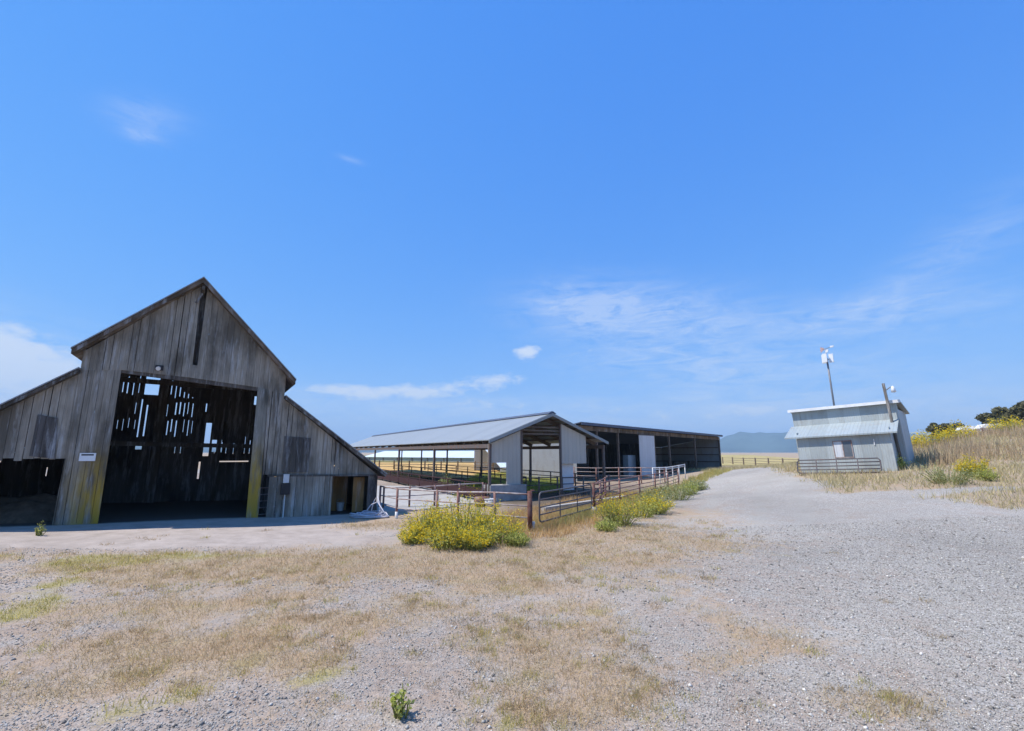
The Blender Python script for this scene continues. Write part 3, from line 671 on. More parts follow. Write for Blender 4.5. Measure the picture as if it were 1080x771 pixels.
# ------------------------------------------------------------------ open cattle shed
fs = Frame((-1.22, 25.9, 0), .51); S = fs.at; W, L, hE, hR = 8.2, 46., 3.33, 4.92
shed = framed('cattle_shed', fs, 'long open sided cattle shed with pale metal gable roof', 'shed')
m = MB(); m.prism(*slope((-.1, hE - .04), (W / 2, hR), .05, -.1, L)); m.prism(*slope((W / 2, hR), (W + .1, hE - .04), .05, -.1, L)); m.build('roof', 'shed_roof_metal', shed)
m = MB(); m.prism(*slope((-.12, hE - .075), (W / 2, hR - .03), .17, -.16, -.11)); m.prism(*slope((W / 2, hR - .03), (W + .12, hE - .075), .17, -.16, -.11)); m.build('rake_trim', 'shed_roof_metal', shed)
m = MB(); m.prism([(W / 2 - .3, hR - .06), (W / 2 + .3, hR - .06), (W / 2 + .05, hR + .09), (W / 2 - .05, hR + .09)], -.12, L, .2); m.build('ridge_cap', 'hay_roof_metal', shed)
for y in np.arange(1, L, 2.6):                                             # rafters
    m = MB()
    for a, b in (((0.05, hE - .22), (W / 2, hR - .2)), ((W / 2, hR - .2), (W - .05, hE - .22))): m.bar((a[0], y, a[1]), (b[0], y, b[1]), .1, .24, .4)
    m.build('rafter', 'shed_purlin', shed)
m = MB()
for k in range(1, 6):
    for s in (-1, 1):
        x = W / 2 + s * k * W / 12; z = hR - (hR - hE) * k / 6 - .09; m.box(x - .03, x + .03, .1, L - .1, z - .06, z + .02, .3)
m.build('purlin', 'shed_purlin', shed)
for x in (.08, W - .08): MB().box(x - .06, x + .06, .05, L - .1, hE - .5, hE - .27, .3).build('eave_beam', 'shed_steel', shed)
for y in (.15, 9, 18, 27, 36, 45):
    for x in (.08, W - .08):
        g = float(hz(*fs.world(x, y, 0)[:2])); MB().box(x - .07, x + .07, y - .07, y + .07, g - .1, hE - .3, .4).build('post', 'shed_steel', shed)
zr = lambda x: hE + (hR - hE) * (1 - abs(x - W / 2) / (W / 2)) - .3
x0, x1, x2, x3 = .0, S(551, 480)[0], S(594, 480)[0], S(619, 480)[0]; xm = S(536, 490)[0]; zl = S(536, 488)[1]; zb = S(536, 512)[1]; zr2 = S(606, 489)[1]
m = MB(); m.prism([(xm, zb), (x1, zb), (x1, zr(x1)), (x0, zr(x0)), (x0, zl), (xm, zl)], .2, .24, .5); m.build('gable_panel', 'shed_panel', shed)
m = MB(); m.prism([(x2, zr2), (x3 + .1, zr2), (x3 + .1, zr(x3 + .1)), (x2, zr(x2))], .2, .24, .5); m.build('gable_panel', 'shed_panel', shed)
MB().box(x1, x1 + .1, .14, .28, 0, zr(x1), .4).build('gable_post', 'shed_steel', shed); MB().box(x2 - .1, x2, .14, .28, 0, zr(x2), .4).build('gable_post', 'shed_steel', shed)
m = MB()
for z in (3.62, 3.82, 4.02): m.box(x1 + .1, x2 - .1, .3, .36, z, z + .09, .3)
m.build('girt', 'shed_purlin', shed)
xa, xb = S(517, 520)[0], S(555, 520)[0]; zt = S(536, 511.5)[1]
o = thing('concrete_block', fs.world(xa, .1, 0), fs.th, 'big grey concrete block under the left gable panel of the cattle shed', 'concrete block')
m = MB(); m.box(0, xb - xa, -.12, .75, -.05, zt, .5); m.build('body', 'block_concrete', o); m = MB(); m.box((xb - xa) / 2 - .15, (xb - xa) / 2 + .15, .25, .37, zt, zt + .03, .5); m.build('lifting_eye', 'mast_steel', o)
u, z = S(599, 500, .5); wb = thing('panel_board', fs.world(u, .5, 0), fs.th, 'white sheet of board upright beneath the right gable panel', 'board')
bz = S(599, 489, .5)[1]; MB().box(-.42, .42, 0, .02, .35, bz, .5).build('sheet', 'tank_white', wb); MB().box(-.36, -.3, .021, .07, -.05, bz - .1, .5).box(.3, .36, .021, .07, -.05, bz - .1, .5).build('batten', 'weathered_rail', wb)

# concrete lane beside the shed, shaped as a low slab
m = MB(); q = [G(398, 541), G(470, 536), G(517, 530), G(515, 518), G(470, 513), G(396, 513)]
n_ = len(q); m.v += [(p[0], p[1], hz(p[0], p[1]) + .05) for p in q] + [(p[0], p[1], -.3) for p in q]; m.face(range(n_), .5)
for k in range(n_): m.face((k, k + n_, (k + 1) % n_ + n_, (k + 1) % n_), .5)
tag(m.build('concrete_lane', 'concrete'), kind='structure')

# ------------------------------------------------------------------ fences
def gz(P): return float(hz(P[0], P[1]))
def fence(name, pts, h, rails, label, cat='fence', group=None, post=.05, rail=.024, mp='rust_pipe', mr='pale_pipe', mtop=None, feet=False):
    """posts at the given ground points, a rail at each height between neighbours"""
    o = thing(name, (pts[0][0], pts[0][1], gz(pts[0])), 0, label, cat, group); O = Vector(o.location)
    q = [Vector((p[0], p[1], gz(p))) - O for p in pts]
    for p in q:
        pm = MB().tube([p + Vector((0, 0, -.2)), p + Vector((0, 0, h + .03))], post, 8).build('post', mp, o, True)
        if feet: MB().tube([p + Vector((0, 0, -.1)), p + Vector((0, 0, .28))], post * 1.25, 8).build('footing', 'white_pipe', pm, True)
    for k, z in enumerate(rails):
        m = MB(); m.tube([p + Vector((0, 0, z)) for p in q], rail * (1.25 if k == 0 else 1), 8); m.build('top_rail' if k == 0 else 'rail', mtop if (k == 0 and mtop) else mr, o, True)
    return o
def along(a, b, n): a, b = np.array(a[:2]), np.array(b[:2]); return [a + (b - a) * k / (n - 1) for k in range(n)]
c_ = G(562, 560); p1 = G(418, 547)
fence('pipe_fence', [G(400, 541), p1, (p1[0] * .66 + c_[0] * .34, p1[1] * .66 + c_[1] * .34), (p1[0] * .5 + c_[0] * .5, p1[1] * .5 + c_[1] * .5), (p1[0] * .24 + c_[0] * .76, p1[1] * .24 + c_[1] * .76), c_ + np.array([-.12, .03, 0])],
      1.2, (1.2, .8, .42), 'pale rusty pipe fence between the barn corner and thick red post', feet=True, mtop='pale_pipe')
rp = thing('corner_post', (c_[0], c_[1], gz(c_)), 0, 'thick dark red corner post with white base between fence and gate', 'post')
MB().tube([(0, 0, -.2), (0, 0, 1.32)], .085, 12).build('shaft', 'red_post', rp, True); MB().tube([(0, 0, -.1), (0, 0, .3)], .075, 10).build('footing', 'white_pipe', rp, True); bpy.context.view_layer.update()
rp.children[1].location = (-.1, -.13, 0)
MB().tube([(0, 0, 1.32), (0, 0, 1.35)], [.09, .07], 12).build('cap', 'red_post', rp, True)
def gate(name, a, b, h, zb, label, mat, n=5, r=.022, group=None, stays=2):
    a = Vector((a[0], a[1], gz(a))); b = Vector((b[0], b[1], gz(b))); d = b - a; o = thing(name, a, 0, label, 'gate', group)
    c = .14; up = Vector((0, 0, 1)); e = d.normalized(); loop = []
    for (p, s1, s2) in ((Vector((0, 0, zb)), up, e), (up * h, -up, e), (d + up * h, -e, -up), (d + up * zb, up, -e)):
        pass
    loop = [up * (zb + c), up * (h - c), up * (h - .3 * c) + e * .3 * c, up * h + e * c, d + up * h - e * c, d + up * (h - .3 * c) - e * .3 * c, d + up * (h - c), d + up * (zb + c), d + up * (zb + .3 * c) - e * .3 * c, d + up * zb - e * c, up * zb + e * c, up * (zb + .3 * c) + e * .3 * c]
    MB().tube(loop, r * 1.25, 8, True).build('frame', mat, o, True)
    for k in range(1, n): z = zb + (h - zb) * k / n; MB().tube([up * z, d + up * z], r, 8).build('bar', mat, o, True)
    for k in range(1, stays + 1): q = d * k / (stays + 1); MB().bar(q + up * zb + e.cross(up) * .03, q + up * h + e.cross(up) * .03, .04, .02, .5).build('stay', mat, o)
    return o
gp = G(627, 541)
g0 = c_ + np.array([.25, .35, 0]); gate('pen_gate', g0, gp + np.array([-.15, -.25, 0]), 1.22, .22, 'dark tubular gate beside the thick red corner post', 'gate_steel', 4, .025)
rp2 = thing('hinge_post', (gp[0], gp[1], gz(gp)), 0, 'slimmer red brown gate post at the roadside end of the gate', 'post')
MB().tube([(0, 0, -.2), (0, 0, 1.28)], .065, 10).build('shaft', 'red_post', rp2, True); MB().tube([(0, 0, -.1), (0, 0, .26)], .11, 10).build('footing', 'block_concrete', rp2, True); MB().tube([(0, 0, .7), (-.2, -.1, .7)], .025, 6).build('hinge', 'mast_steel', rp2)
fence('pen_divider', along(gp, fs.world(W + .1, -.1, 0), 4), 1.2, (1.18, .9, .62, .34), 'rusty pipe divider from the slimmer gate post back to the shed', mp='rust_pipe', mr='rust_pipe')
# log kerb inside the gate
a, b = G(572, 545), G(662, 530); kb = MB().bar((0, 0, .14), (b[0] - a[0], b[1] - a[1], gz(b) - gz(a) + .14), .26, .28, .5).build('concrete_kerb', 'concrete'); kb.location = (a[0] + .1, a[1] + .9, gz(a)); tag(kb, 'pale concrete kerb lying behind the dark pen gate', 'kerb')
fe = G(716, 512.5)
fence('roadside_fence', along(gp, fe, 6), 1.25, (1.22, 1.0, .78, .56, .34), 'rusty pipe fence among green weeds along the gravel road', mp='rust_pipe', mr='rust_pipe')
fence('cross_fence', [np.array([5.4, 41.5]), np.array([7.3, 41.3]), np.array([9.2, 41.0]), np.array([11, 40.6]), np.array([12.8, 40.0])], 1.3, (1.28, .95, .6), 'pale railed pipe fence in front of the dark hay shed', mr='pale_pipe')
a, b = V(688, 490, 39), V(722, 489, 42)
wf = fence('white_rail', along(a, b, 6), 1.35, (1.33, 1.2), 'short white railing at the far end of the roadside fence', mp='white_pipe', mr='white_pipe', post=.042, rail=.034)
# rails inside the cattle shed
def srail(name, x, y0, y1, n, rails, label, mat, mb=None):
    return fence(name, [fs.world(x, y, 0) for y in np.linspace(y0, y1, n)], max(rails), rails, label, 'fence', None, .045, .028, mat, mb or mat)
fr_ = srail('feed_rail', -.35, -.3, 30, 12, (1.0, .72), 'dark red feed rail along the open side of the cattle shed', 'dark_rail')
q0 = fs.world(-.35, -.3, 0); d1 = fs.world(-.35, 30, 0) - q0
MB().bar((0, .04, .42), (d1[0], d1[1], .42), .06, .46, .4).build('feed_board', 'dark_rail', fr_)
q0 = fs.world(-2.8, 7, 0)
fence('lane_fence', along(G(404, 537), fs.world(-.5, -.2, 0), 5), 1.05, (1.03, .62), 'plain pipe rail behind the front fence reaching the shed corner', mr='pale_pipe')
srail('stall_rail', W * .5, 3, 34, 10, (1.05, .7, .35), 'dark pipe rail down the middle of the cattle shed', 'shed_steel')
srail('stall_rail', W + .15, .4, 34, 12, (1.15, .85, .55, .3), 'dark pipe rail along the far side of the cattle shed', 'shed_steel')
fence('gable_rail', [fs.world(x, .5, 0) for x in (x1 + .1, (x1 + x2) / 2, x2 - .1)], 1.15, (1.12, .7, .35), 'dark rail across the opening of the cattle shed gable', mp='shed_steel', mr='shed_steel')
fence('gable_rail', [fs.world(x, .3, 0) for x in (x2 + .1, x3 - .1, x3 + 1.6)], 1.15, (1.12, .75, .35), 'dark rail below the right gable panel of the cattle shed', mp='shed_steel', mr='shed_steel')
P = G(508, 534); tb = thing('rusty_drum', (P[0], P[1], gz(P)), .4, 'brown rusty drum lying in the pen before the concrete block', 'drum')
MB().tube([(-.35, 0, .24), (-.33, 0, .24), (.33, 0, .24), (.35, 0, .24)], [.2, .24, .24, .2], 14).build('body', 'rust_pipe', tb, True); MB().tube([(-.12, 0, .24), (-.09, 0, .24)], .252, 14).build('hoop', 'rust_pipe', tb)
P = G(517, 534); tb = thing('mineral_tub', (P[0], P[1], gz(P)), .4, 'pale grey feed tub beside the rusty drum in the pen', 'tub')
MB().tube([(0, 0, 0), (0, 0, .34)], [.24, .3], 16).build('body', 'fixture', tb, True); MB().tube([(0, 0, .32), (0, 0, .36)], .32, 16).build('rim', 'fixture', tb)

# ------------------------------------------------------------------ hay shed
P0, P1 = V(608, 446, 43), V(758, 459.5, 68); hth = math.atan2(P1[1] - P0[1], P1[0] - P0[0]); fh = Frame((P0[0], P0[1], 0), hth); LH = math.hypot(P1[0] - P0[0], P1[1] - P0[1]); HF, DH = float(P0[2]), 9.0
K = fh.at
hay = framed('hay_shed', fh, 'long dark fronted hay shed with open bays and navy roof edge', 'shed')
zE = float(P1[2]); rs = .12
m = MB(); m.hexa([(0, -.5, HF), (LH, -.5, zE), (LH, DH, zE - 1.6), (0, DH, HF - 1.6), (0, -.5, HF + .08), (LH, -.5, zE + .08), (LH, DH, zE - 1.5), (0, DH, HF - 1.5)], .5); m.build('roof', 'hay_roof_metal', hay)
m = MB(); m.bar((0, -.53, HF - .06), (LH, -.53, zE - .06), .05, .26, .3); m.build('fascia', 'hay_roof_metal', hay)
m = MB(); m.bar((.1, 0, HF - .42), (LH - .1, 0, zE - .42), .14, .42, .6); m.build('front_beam', 'barn_rake', hay)
gl = lambda x, y: float(hz(*fh.world(x, y, 0)[:2]))
m = MB(); m.prism([(0, -.3), (LH, -.1), (LH, zE - 1.62), (0, HF - 1.62)], DH - .1, DH - .05, .5); m.build('rear_wall', 'hay_wall_metal', hay)
for x, zt in ((.0, HF), (LH - .04, zE)):
    m = MB(); i = 0
    m.hexa([(x, .1, -.3), (x + .04, .1, -.3), (x + .04, DH, -.3), (x, DH, -.3), (x, .1, zt - .1), (x + .04, .1, zt - .1), (x + .04, DH, zt - 1.62), (x, DH, zt - 1.62)], .5); m.build('end_wall', 'hay_wall_metal', hay)
xd = K(690, 475)[0]
for xx in (K(652, 475)[0] * .45, K(652, 475)[0], xd, K(706, 475)[0], K(733, 475)[0], LH - .1):
    zt = HF + (zE - HF) * xx / LH; MB().box(xx - .1, xx + .1, -.1, .1, gl(xx, 0) - .2, zt - .2, .4).build('post', 'shed_purlin' if xx != xd else 'weathered_rail', hay)
m = MB(); xp = xd - .25; m.box(xp, xp + .06, .3, DH - .2, -.2, HF - 1.7, .3); m.build('inner_partition', 'barn_wood_dark', hay)
m = MB()
for z in (1.2, 2.2, 3.2):
    m.box(xd + .3, LH - .1, DH - .24, DH - .12, z, z + .12, .3)
    m.box(LH - .18, LH - .06, .2, DH - .3, z, z + .12, .3)
m.build('girt', 'shed_purlin', hay)
for k in np.linspace(xd + 4, LH - 4, 4): MB().box(k - .08, k + .08, DH - .4, DH - .25, -.2, HF - 1.7, .3).build('rear_post', 'shed_purlin', hay)
m = MB(); a, b = K(672.5, 477), K(688.5, 477); ze = K(680, 459.5)[1]; m.box(a[0], b[0], -.25, -.2, gl(a[0], 0) + .05, ze, .5); dr = m.build('sliding_door', 'door_metal', hay)
m = MB(); m.box(a[0] - .06, b[0] + .06, -.27, -.19, ze, ze + .1, .5); m.build('door_rail', 'shed_steel', dr)
a, b = K(662.5, 490, .6), K(670.5, 490, .6); ze = K(666, 480, .6)[1]
ob = thing('metal_locker', fh.world(a[0], .6, gl(a[0], .6)), hth, 'pale blue metal locker beside the white door of the hay shed', 'locker')
MB().box(0, b[0] - a[0], 0, .6, 0, ze - gl(a[0], .6), .5).build('body', 'blue_metal', ob); MB().box(.03, b[0] - a[0] - .03, -.03, -.003, .08, ze - gl(a[0], .6) - .06, .5).build('door', 'blue_metal', ob)
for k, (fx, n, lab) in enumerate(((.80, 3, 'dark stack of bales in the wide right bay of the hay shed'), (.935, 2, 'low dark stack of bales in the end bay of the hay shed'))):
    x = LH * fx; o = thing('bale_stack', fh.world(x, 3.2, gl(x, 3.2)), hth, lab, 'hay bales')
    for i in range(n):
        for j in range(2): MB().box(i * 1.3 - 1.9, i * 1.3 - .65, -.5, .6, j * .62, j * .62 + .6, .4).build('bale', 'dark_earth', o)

# ------------------------------------------------------------------ metal pump shed on the right
fp = Frame((*V(842, 500, 31)[:2], 1.15), -.79, -.045); R = fp.at
ps = framed('metal_shed', fp, 'grey green metal shed with lean-to front and white roof edge', 'shed')
xa, xb = R(843, 480)[0], R(943.5, 480)[0]; ze = R(838, 461.5)[1]; xl, xr = R(828.5, 461)[0], R(947, 456)[0]; d1 = 1.7
zt = R(890, 446, d1)[1]; xA, xB = R(836.5, 445, d1)[0], R(948.5, 440, d1)[0]; zT = R(892, 428, d1)[1]
m = MB(); m.box(xa, xb, 0, .05, -.6, ze - .02, .5); m.box(xb - .05, xb - .002, .052, d1, -.6, ze + .3, .5); m.box(xa + .002, xa + .05, .052, d1, -.6, ze + .3, .5); m.build('lean_to_wall', 'pump_wall', ps)
m = MB(); m.hexa([(xl, -.3, ze - .09), (xr, -.3, ze - .09), (xr, d1, zt - .07), (xl, d1, zt - .07), (xl, -.3, ze), (xr, -.3, ze), (xr, d1, zt), (xl, d1, zt)], .5); m.build('lean_to_roof', 'pump_roof', ps)
dp = 3.6
m = MB(); m.box(xA, xB, d1 + .01, d1 + .06, -.6, zT - .05, .5); m.box(xB - .05, xB - .002, d1 + .062, d1 + dp, -.6, zT - .5, .5); m.box(xA + .002, xA + .05, d1 + .062, d1 + dp, -.6, zT - .5, .5); m.box(xA, xB, d1 + dp, d1 + dp + .05, -.6, zT - .6, .5); m.build('main_wall', 'pump_wall', ps)
m = MB(); m.hexa([(xA - .15, d1 - .25, zT - .03), (xB + .2, d1 - .25, zT - .03), (xB + .2, d1 + dp + .2, zT - .6), (xA - .15, d1 + dp + .2, zT - .6), (xA - .15, d1 - .25, zT + .04), (xB + .2, d1 - .25, zT + .04), (xB + .2, d1 + dp + .2, zT - .52), (xA - .15, d1 + dp + .2, zT - .52)], .5); m.build('main_roof', 'pump_roof', ps)
m = MB(); m.box(xA - .17, xB + .22, d1 - .29, d1 - .255, zT - .13, zT + .055, .5); m.build('roof_trim', 'white_trim', ps)
wx0, wx1, wz0, wz1 = R(880, 473)[0], R(898.5, 473)[0], R(889, 482)[1], R(889, 465.5)[1]
m = MB(); f_ = .05
m.box(wx0, wx1, -.05, -.002, wz0 - f_, wz0, .5); m.box(wx0, wx1, -.05, -.002, wz1, wz1 + f_, .5); m.box(wx0 - f_, wx0, -.05, -.002, wz0 - f_, wz1 + f_, .5); m.box(wx1, wx1 + f_, -.05, -.002, wz0 - f_, wz1 + f_, .5); m.box((wx0 + wx1) / 2 - .025, (wx0 + wx1) / 2 + .025, -.05, -.002, wz0, wz1, .5); wn = m.build('window', 'pale_pipe', ps)
MB().box((wx0 + wx1) / 2 + .03, wx1 - .004, -.03, -.004, wz0 + .004, wz1 - .004, .5).build('pane', 'glass_dark', wn); MB().box(wx0 + .004, (wx0 + wx1) / 2 - .03, -.03, -.004, wz0 + .004, wz1 - .004, .5).build('shutter', 'door_metal', wn)
m = MB(); cx = R(922, 466)[0]; cz = R(922, 466)[1]; m.tube([(cx, -.03, cz + .18), (cx, -.03, cz - .18)], .03, 6); m.build('drain_pipe', 'white_trim', ps)
# tubular gate leaning on it
g0, g1 = R(845, 495)[0], R(931, 490)[0]
gt = framed('leaning_gate', Frame(fp.world(g0, -.75, 0), fp.th, -.045), 'dark grey tubular gate propped against the front of the metal shed', 'gate')
GZ = R(845, 485.5, -.75)[1]; GB = R(845, 499, -.75)[1]; LG = g1 - g0
MB().tube([(.1, -.1, GB), (0, -.07, GB + .12), (0, .1, GZ - .12), (.1, .12, GZ), (LG - .1, .12, GZ), (LG, .1, GZ - .12), (LG, -.07, GB + .12), (LG - .1, -.1, GB)], .04, 8, True).build('frame', 'gate_steel', gt, True)
for k in (1, 2, 3): f = k / 4; MB().tube([(0, -.1 + .22 * f, GB + (GZ - GB) * f), (LG, -.1 + .22 * f, GB + (GZ - GB) * f)], .032, 8).build('bar', 'gate_steel', gt, True)
for k in (1, 2, 3): MB().bar((LG * k / 4, -.14, GB), (LG * k / 4, .08, GZ), .06, .025, .5).build('stay', 'gate_steel', gt)
# mast on its roof
u, z = R(879.5, 427, d1 + 2.4); zm = zT - .25
mast = framed('antenna_mast', Frame(fp.world(u, d1 + 2.4, zm), fp.th, -.0), 'steel mast with three white antennas and small vane on the shed roof', 'antenna')
top = R(877, 377, d1 + 2.4)[1] - zm; vt = R(877, 366, d1 + 2.4)[1] - zm
MB().tube([(0, 0, -.2), (-.1, 0, top)], .06, 10).build('pole', 'mast_steel', mast, True); MB().tube([(-.1, 0, top), (-.12, 0, vt - .05)], .025, 8).build('vane_rod', 'mast_steel', mast, True)
for a in (.3, 2.4, 4.5):
    ca, sa = math.cos(a), math.sin(a); b_ = MB(); x, y = -.1 + .27 * ca, .27 * sa
    b_.hexa([(x - .13, y - .1, top - .32), (x + .13, y - .1, top - .32), (x + .13, y + .1, top - .32), (x - .13, y + .1, top - .32), (x - .13, y - .1, top + .28), (x + .13, y - .1, top + .28), (x + .11, y + .08, top + .32), (x - .11, y + .08, top + .32)], .5)
    an = b_.build('antenna_panel', 'antenna_white', mast); MB().bar((-.1, 0, top - .1), (x, y, top - .1), .05, .05, .5).build('bracket', 'mast_steel', an)
MB().prism([(-.42, vt - .3), (-.2, vt - .12), (-.2, vt + .02), (-.42, vt + .1)], -.015, .015, .5).build('tail_fin', 'vane_red', mast); MB().tube([(-.35, 0, vt - .1), (.3, 0, vt + .03)], .02, 6).build('vane_arm', 'mast_steel', mast)
MB().prism([(.18, vt - .02), (.34, vt), (.42, vt + .1), (.2, vt + .12)], -.05, .05, .5).prism([(-.14, vt - .36), (.02, vt - .3), (.06, vt - .12), (-.1, vt - .14)], -.04, .04, .5).build('wind_cup', 'antenna_white', mast)
# pole with a lamp at its right end
zz = 1.2; u, z = R(939.5, 440, zz); uT, zTp = R(934.5, 404, zz)
P = fp.world(xb + .16, zz, 0)
pole = framed('lamp_pole', Frame(fp.world(xb + .14, zz, -.5), fp.th, -.065), 'weathered wooden pole with a small lamp beside the metal shed', 'pole')
MB().tube([(0, 0, -.4), (-.0, 0, zTp + .5)], [.085, .075], 10).build('shaft', 'pole_wood', pole, True)
lm = MB().tube([(.05, 0, zTp + .05), (.3, -.05, zTp + .22), (.42, -.08, zTp + .2)], .025, 6).build('lamp_arm', 'mast_steel', pole, True); MB().tube([(.42, -.08, zTp + .26), (.42, -.08, zTp + .14), (.42, -.1, zTp - .12)], [.04, .09, .13], 12).build('lamp_shade', 'antenna_white', lm, True)

# ------------------------------------------------------------------ buildings beyond
a, b = V(382, 486, 150), V(535, 486, 120); wth = math.atan2(b[1] - a[1], b[0] - a[0]); LW = math.hypot(b[0] - a[0], b[1] - a[1])
lw = thing('long_barn', (a[0], a[1], 0), wth, 'very long low barn with pale blue roof far behind the cattle shed', 'barn')
MB().hexa([(0, 0, 1.1), (LW, 0, 1.1), (LW, 9, 2.9), (0, 9, 2.9), (0, 0, 1.2), (LW, 0, 1.2), (LW, 9, 3.0), (0, 9, 3.0)], .5).build('roof', 'far_white_metal', lw)
MB().box(.3, LW - .3, .4, .5, -.3, 1.1, .5).build('wall', 'hay_wall_metal', lw); MB().box(.3, LW - .3, 8.5, 8.6, -.3, 2.8, .5).build('wall', 'hay_wall_metal', lw)
for k in range(9): MB().box(LW * (k + .5) / 9 - .1, LW * (k + .5) / 9 + .1, .2, .39, -.3, 1.1, .5).build('post', 'shed_steel', lw)
a, b = V(528, 480, 58), V(612, 480, 62); wth = math.atan2(b[1] - a[1], b[0] - a[0]); LW = math.hypot(b[0] - a[0], b[1] - a[1])
zt = V(560, 469, 60)[2]
wbn = thing('white_barn', (a[0], a[1], 0), wth, 'pale blue sloping barn roof seen through the cattle shed gable', 'barn')
MB().box(.1, LW - .1, .3, .36, -.2, .72, .5).build('wall', 'far_white_metal', wbn); MB().box(.1, LW - .1, 11.6, 11.66, -.2, 4.9, .5).build('wall', 'far_white_metal', wbn)
MB().hexa([(0, 0, .7), (LW, 0, .7), (LW, 12, 5.0), (0, 12, 5.0), (0, 0, .8), (LW, 0, .8), (LW, 12, 5.1), (0, 12, 5.1)], .5).build('roof', 'far_white_metal', wbn)
for k in range(4): MB().box(LW * (k + .5) / 4 - .08, LW * (k + .5) / 4 + .08, .1, .26, -.2, .7, .5).build('post', 'shed_steel', wbn)
for k, (px, py, Y, w_, lab) in enumerate(((1033, 454, 92, 5.0, 'low white roofed hut among bushes on the far bank'), (1048, 452, 88, 3.0, 'small white hut with a dark end beside the trees'))):
    P = V(px, py, Y); g = gz(P); o = thing('hut', (P[0], P[1], g), -.5, lab, 'hut'); h_ = max(2.2, float(P[2]) - g + .6)
    MB().prism([(-w_ / 2, -.5), (w_ / 2, -.5), (w_ / 2, h_ - .5), (-w_ / 2, h_ - .5)], 0, 3.5, .5).build('wall', 'tank_white', o); MB().prism([(-w_ / 2 - .2, h_ - .495), (w_ / 2 + .2, h_ - .495), (w_ / 2 - .4, h_ + .3), (-w_ / 2 + .4, h_ + .3)], -.2, 3.7, .5).build('roof', 'tank_white', o); MB().box(w_ * .1, w_ * .4, -.03, -.004, 0, h_ - .6, .5).build('door', 'dark_box', o)
def sheet(name, mat, pts, dz, nx_=24, ny_=24):
    m = MB(); (ax, ay), (bx, by), (cx, cy), (dx, dy) = pts
    for j in range(ny_ + 1):
        for i in range(nx_ + 1):
            u, v = i / nx_, j / ny_; x = (ax * (1 - u) + bx * u) * (1 - v) + (dx * (1 - u) + cx * u) * v; y = (ay * (1 - u) + by * u) * (1 - v) + (dy * (1 - u) + cy * u) * v; m.v.append((x, y, float(hz(x, y)) + dz))
    for j in range(ny_):
        for i in range(nx_): a = j * (nx_ + 1) + i; m.face((a, a + 1, a + nx_ + 2, a + nx_ + 1), .5)
    return tag(m.build(name, mat, None, True), kind='structure')
sheet('stubble_field', 'stubble', [(-34, 52), (2, 47), (6, 112), (-75, 130)], .05)
sheet('meadow', 'meadow', [(-64, 131), (12, 113), (30, 400), (-220, 420)], .05)
sheet('dry_pasture', 'pasture', [(33, 84), (64, 76), (210, 420), (60, 420)], .05)
# rail fence across the far field
def rails_far(pts, label):
    o = thing('field_fence', (pts[0][0], pts[0][1], gz(pts[0])), 0, label, 'fence'); O = Vector(o.location); q = [Vector((p[0], p[1], gz(p))) - O for p in pts]
    for p in q: MB().box(p.x - .09, p.x + .09, p.y - .09, p.y + .09, p.z - .2, p.z + 1.35, .4).build('post', 'weathered_rail', o)
    for z in (.4, .8, 1.2): 
        m = MB()
        for a, b in zip(q, q[1:]): m.bar(a + Vector((0, 0, z)), b + Vector((0, 0, z)), .05, .09)
        m.build('rail', 'weathered_rail', o)
rails_far(along(V(762, 483, 96), V(842, 483, 72), 7), 'weathered wooden rail fence across the field beyond the gravel road')
rails_far(along(V(385, 490, 75), V(520, 490, 66), 9), 'dark field rail fence behind the cattle shed, before the long barn')

# ------------------------------------------------------------------ vegetation
def clump(name, R_, Hh, nl, nf, leaf, label, cat, nst=26, group=None, ls=.06, fl='petal_yellow', up=.8):
    """leafy bush: stems, leaves in its volume, flowers in its upper shell"""
    o = thing(name, (0, 0, 0), 0, label, cat, group); m = MB(); tips = []
    for k in range(nst):
        a = random.uniform(0, 2 * PI); r = R_ * math.sqrt(random.random()); hh = Hh * random.choice((random.uniform(.35, .8), random.uniform(.5, .95), random.uniform(.6, 1.25))) * (1 - .45 * (r / R_) ** 2)
        b = Vector((math.cos(a) * r * .45, math.sin(a) * r * .45, -.03)); t_ = Vector((math.cos(a) * r, math.sin(a) * r, hh)); md = (b + t_) / 2 + Vector((random.gauss(0, .04), random.gauss(0, .04), .05)); m.tube([b, md, t_], [.012, .009, .004], 4, tone=random.random()); tips.append((b, md, t_))
    m.build('stems', 'leaf_green', o)
    def cloud(n, lo, hi, s, flat):
        k = rng.integers(0, nst, n); f = rng.uniform(lo, hi, n)
        B_ = np.array([t[0] for t in tips])[k]; M_ = np.array([t[1] for t in tips])[k]; T_ = np.array([t[2] for t in tips])[k]
        P = np.where((f < .5)[:, None], B_ + (M_ - B_) * (f * 2)[:, None], M_ + (T_ - M_) * (f * 2 - 1)[:, None]); P = P + rng.normal(0, 1, (n, 3)) * R_ * .09
        d = rng.normal(0, 1, (n, 3)); d[:, 2] = d[:, 2] * (1 - flat) + up * (1 - flat); d /= np.linalg.norm(d, axis=1)[:, None]
        e = np.cross(d, rng.normal(0, 1, (n, 3))); e /= np.linalg.norm(e, axis=1)[:, None]; s_ = (rng.uniform(.5, 1.3, n) * s)[:, None]
        return np.stack([P, P + d * s_ * .5 + e * s_ * .28, P + d * s_, P + d * s_ * .5 - e * s_ * .28], 1)
    q = cloud(nl, .05, .98, ls, .3); q[..., 2] = np.maximum(q[..., 2], .0); quads('leaves', leaf, o, q, rng.random(nl))
    if nf: quads('flowers', fl, o, cloud(nf, .8, 1.1, ls * .9, .8), rng.random(nf))
    return o
proto = {}
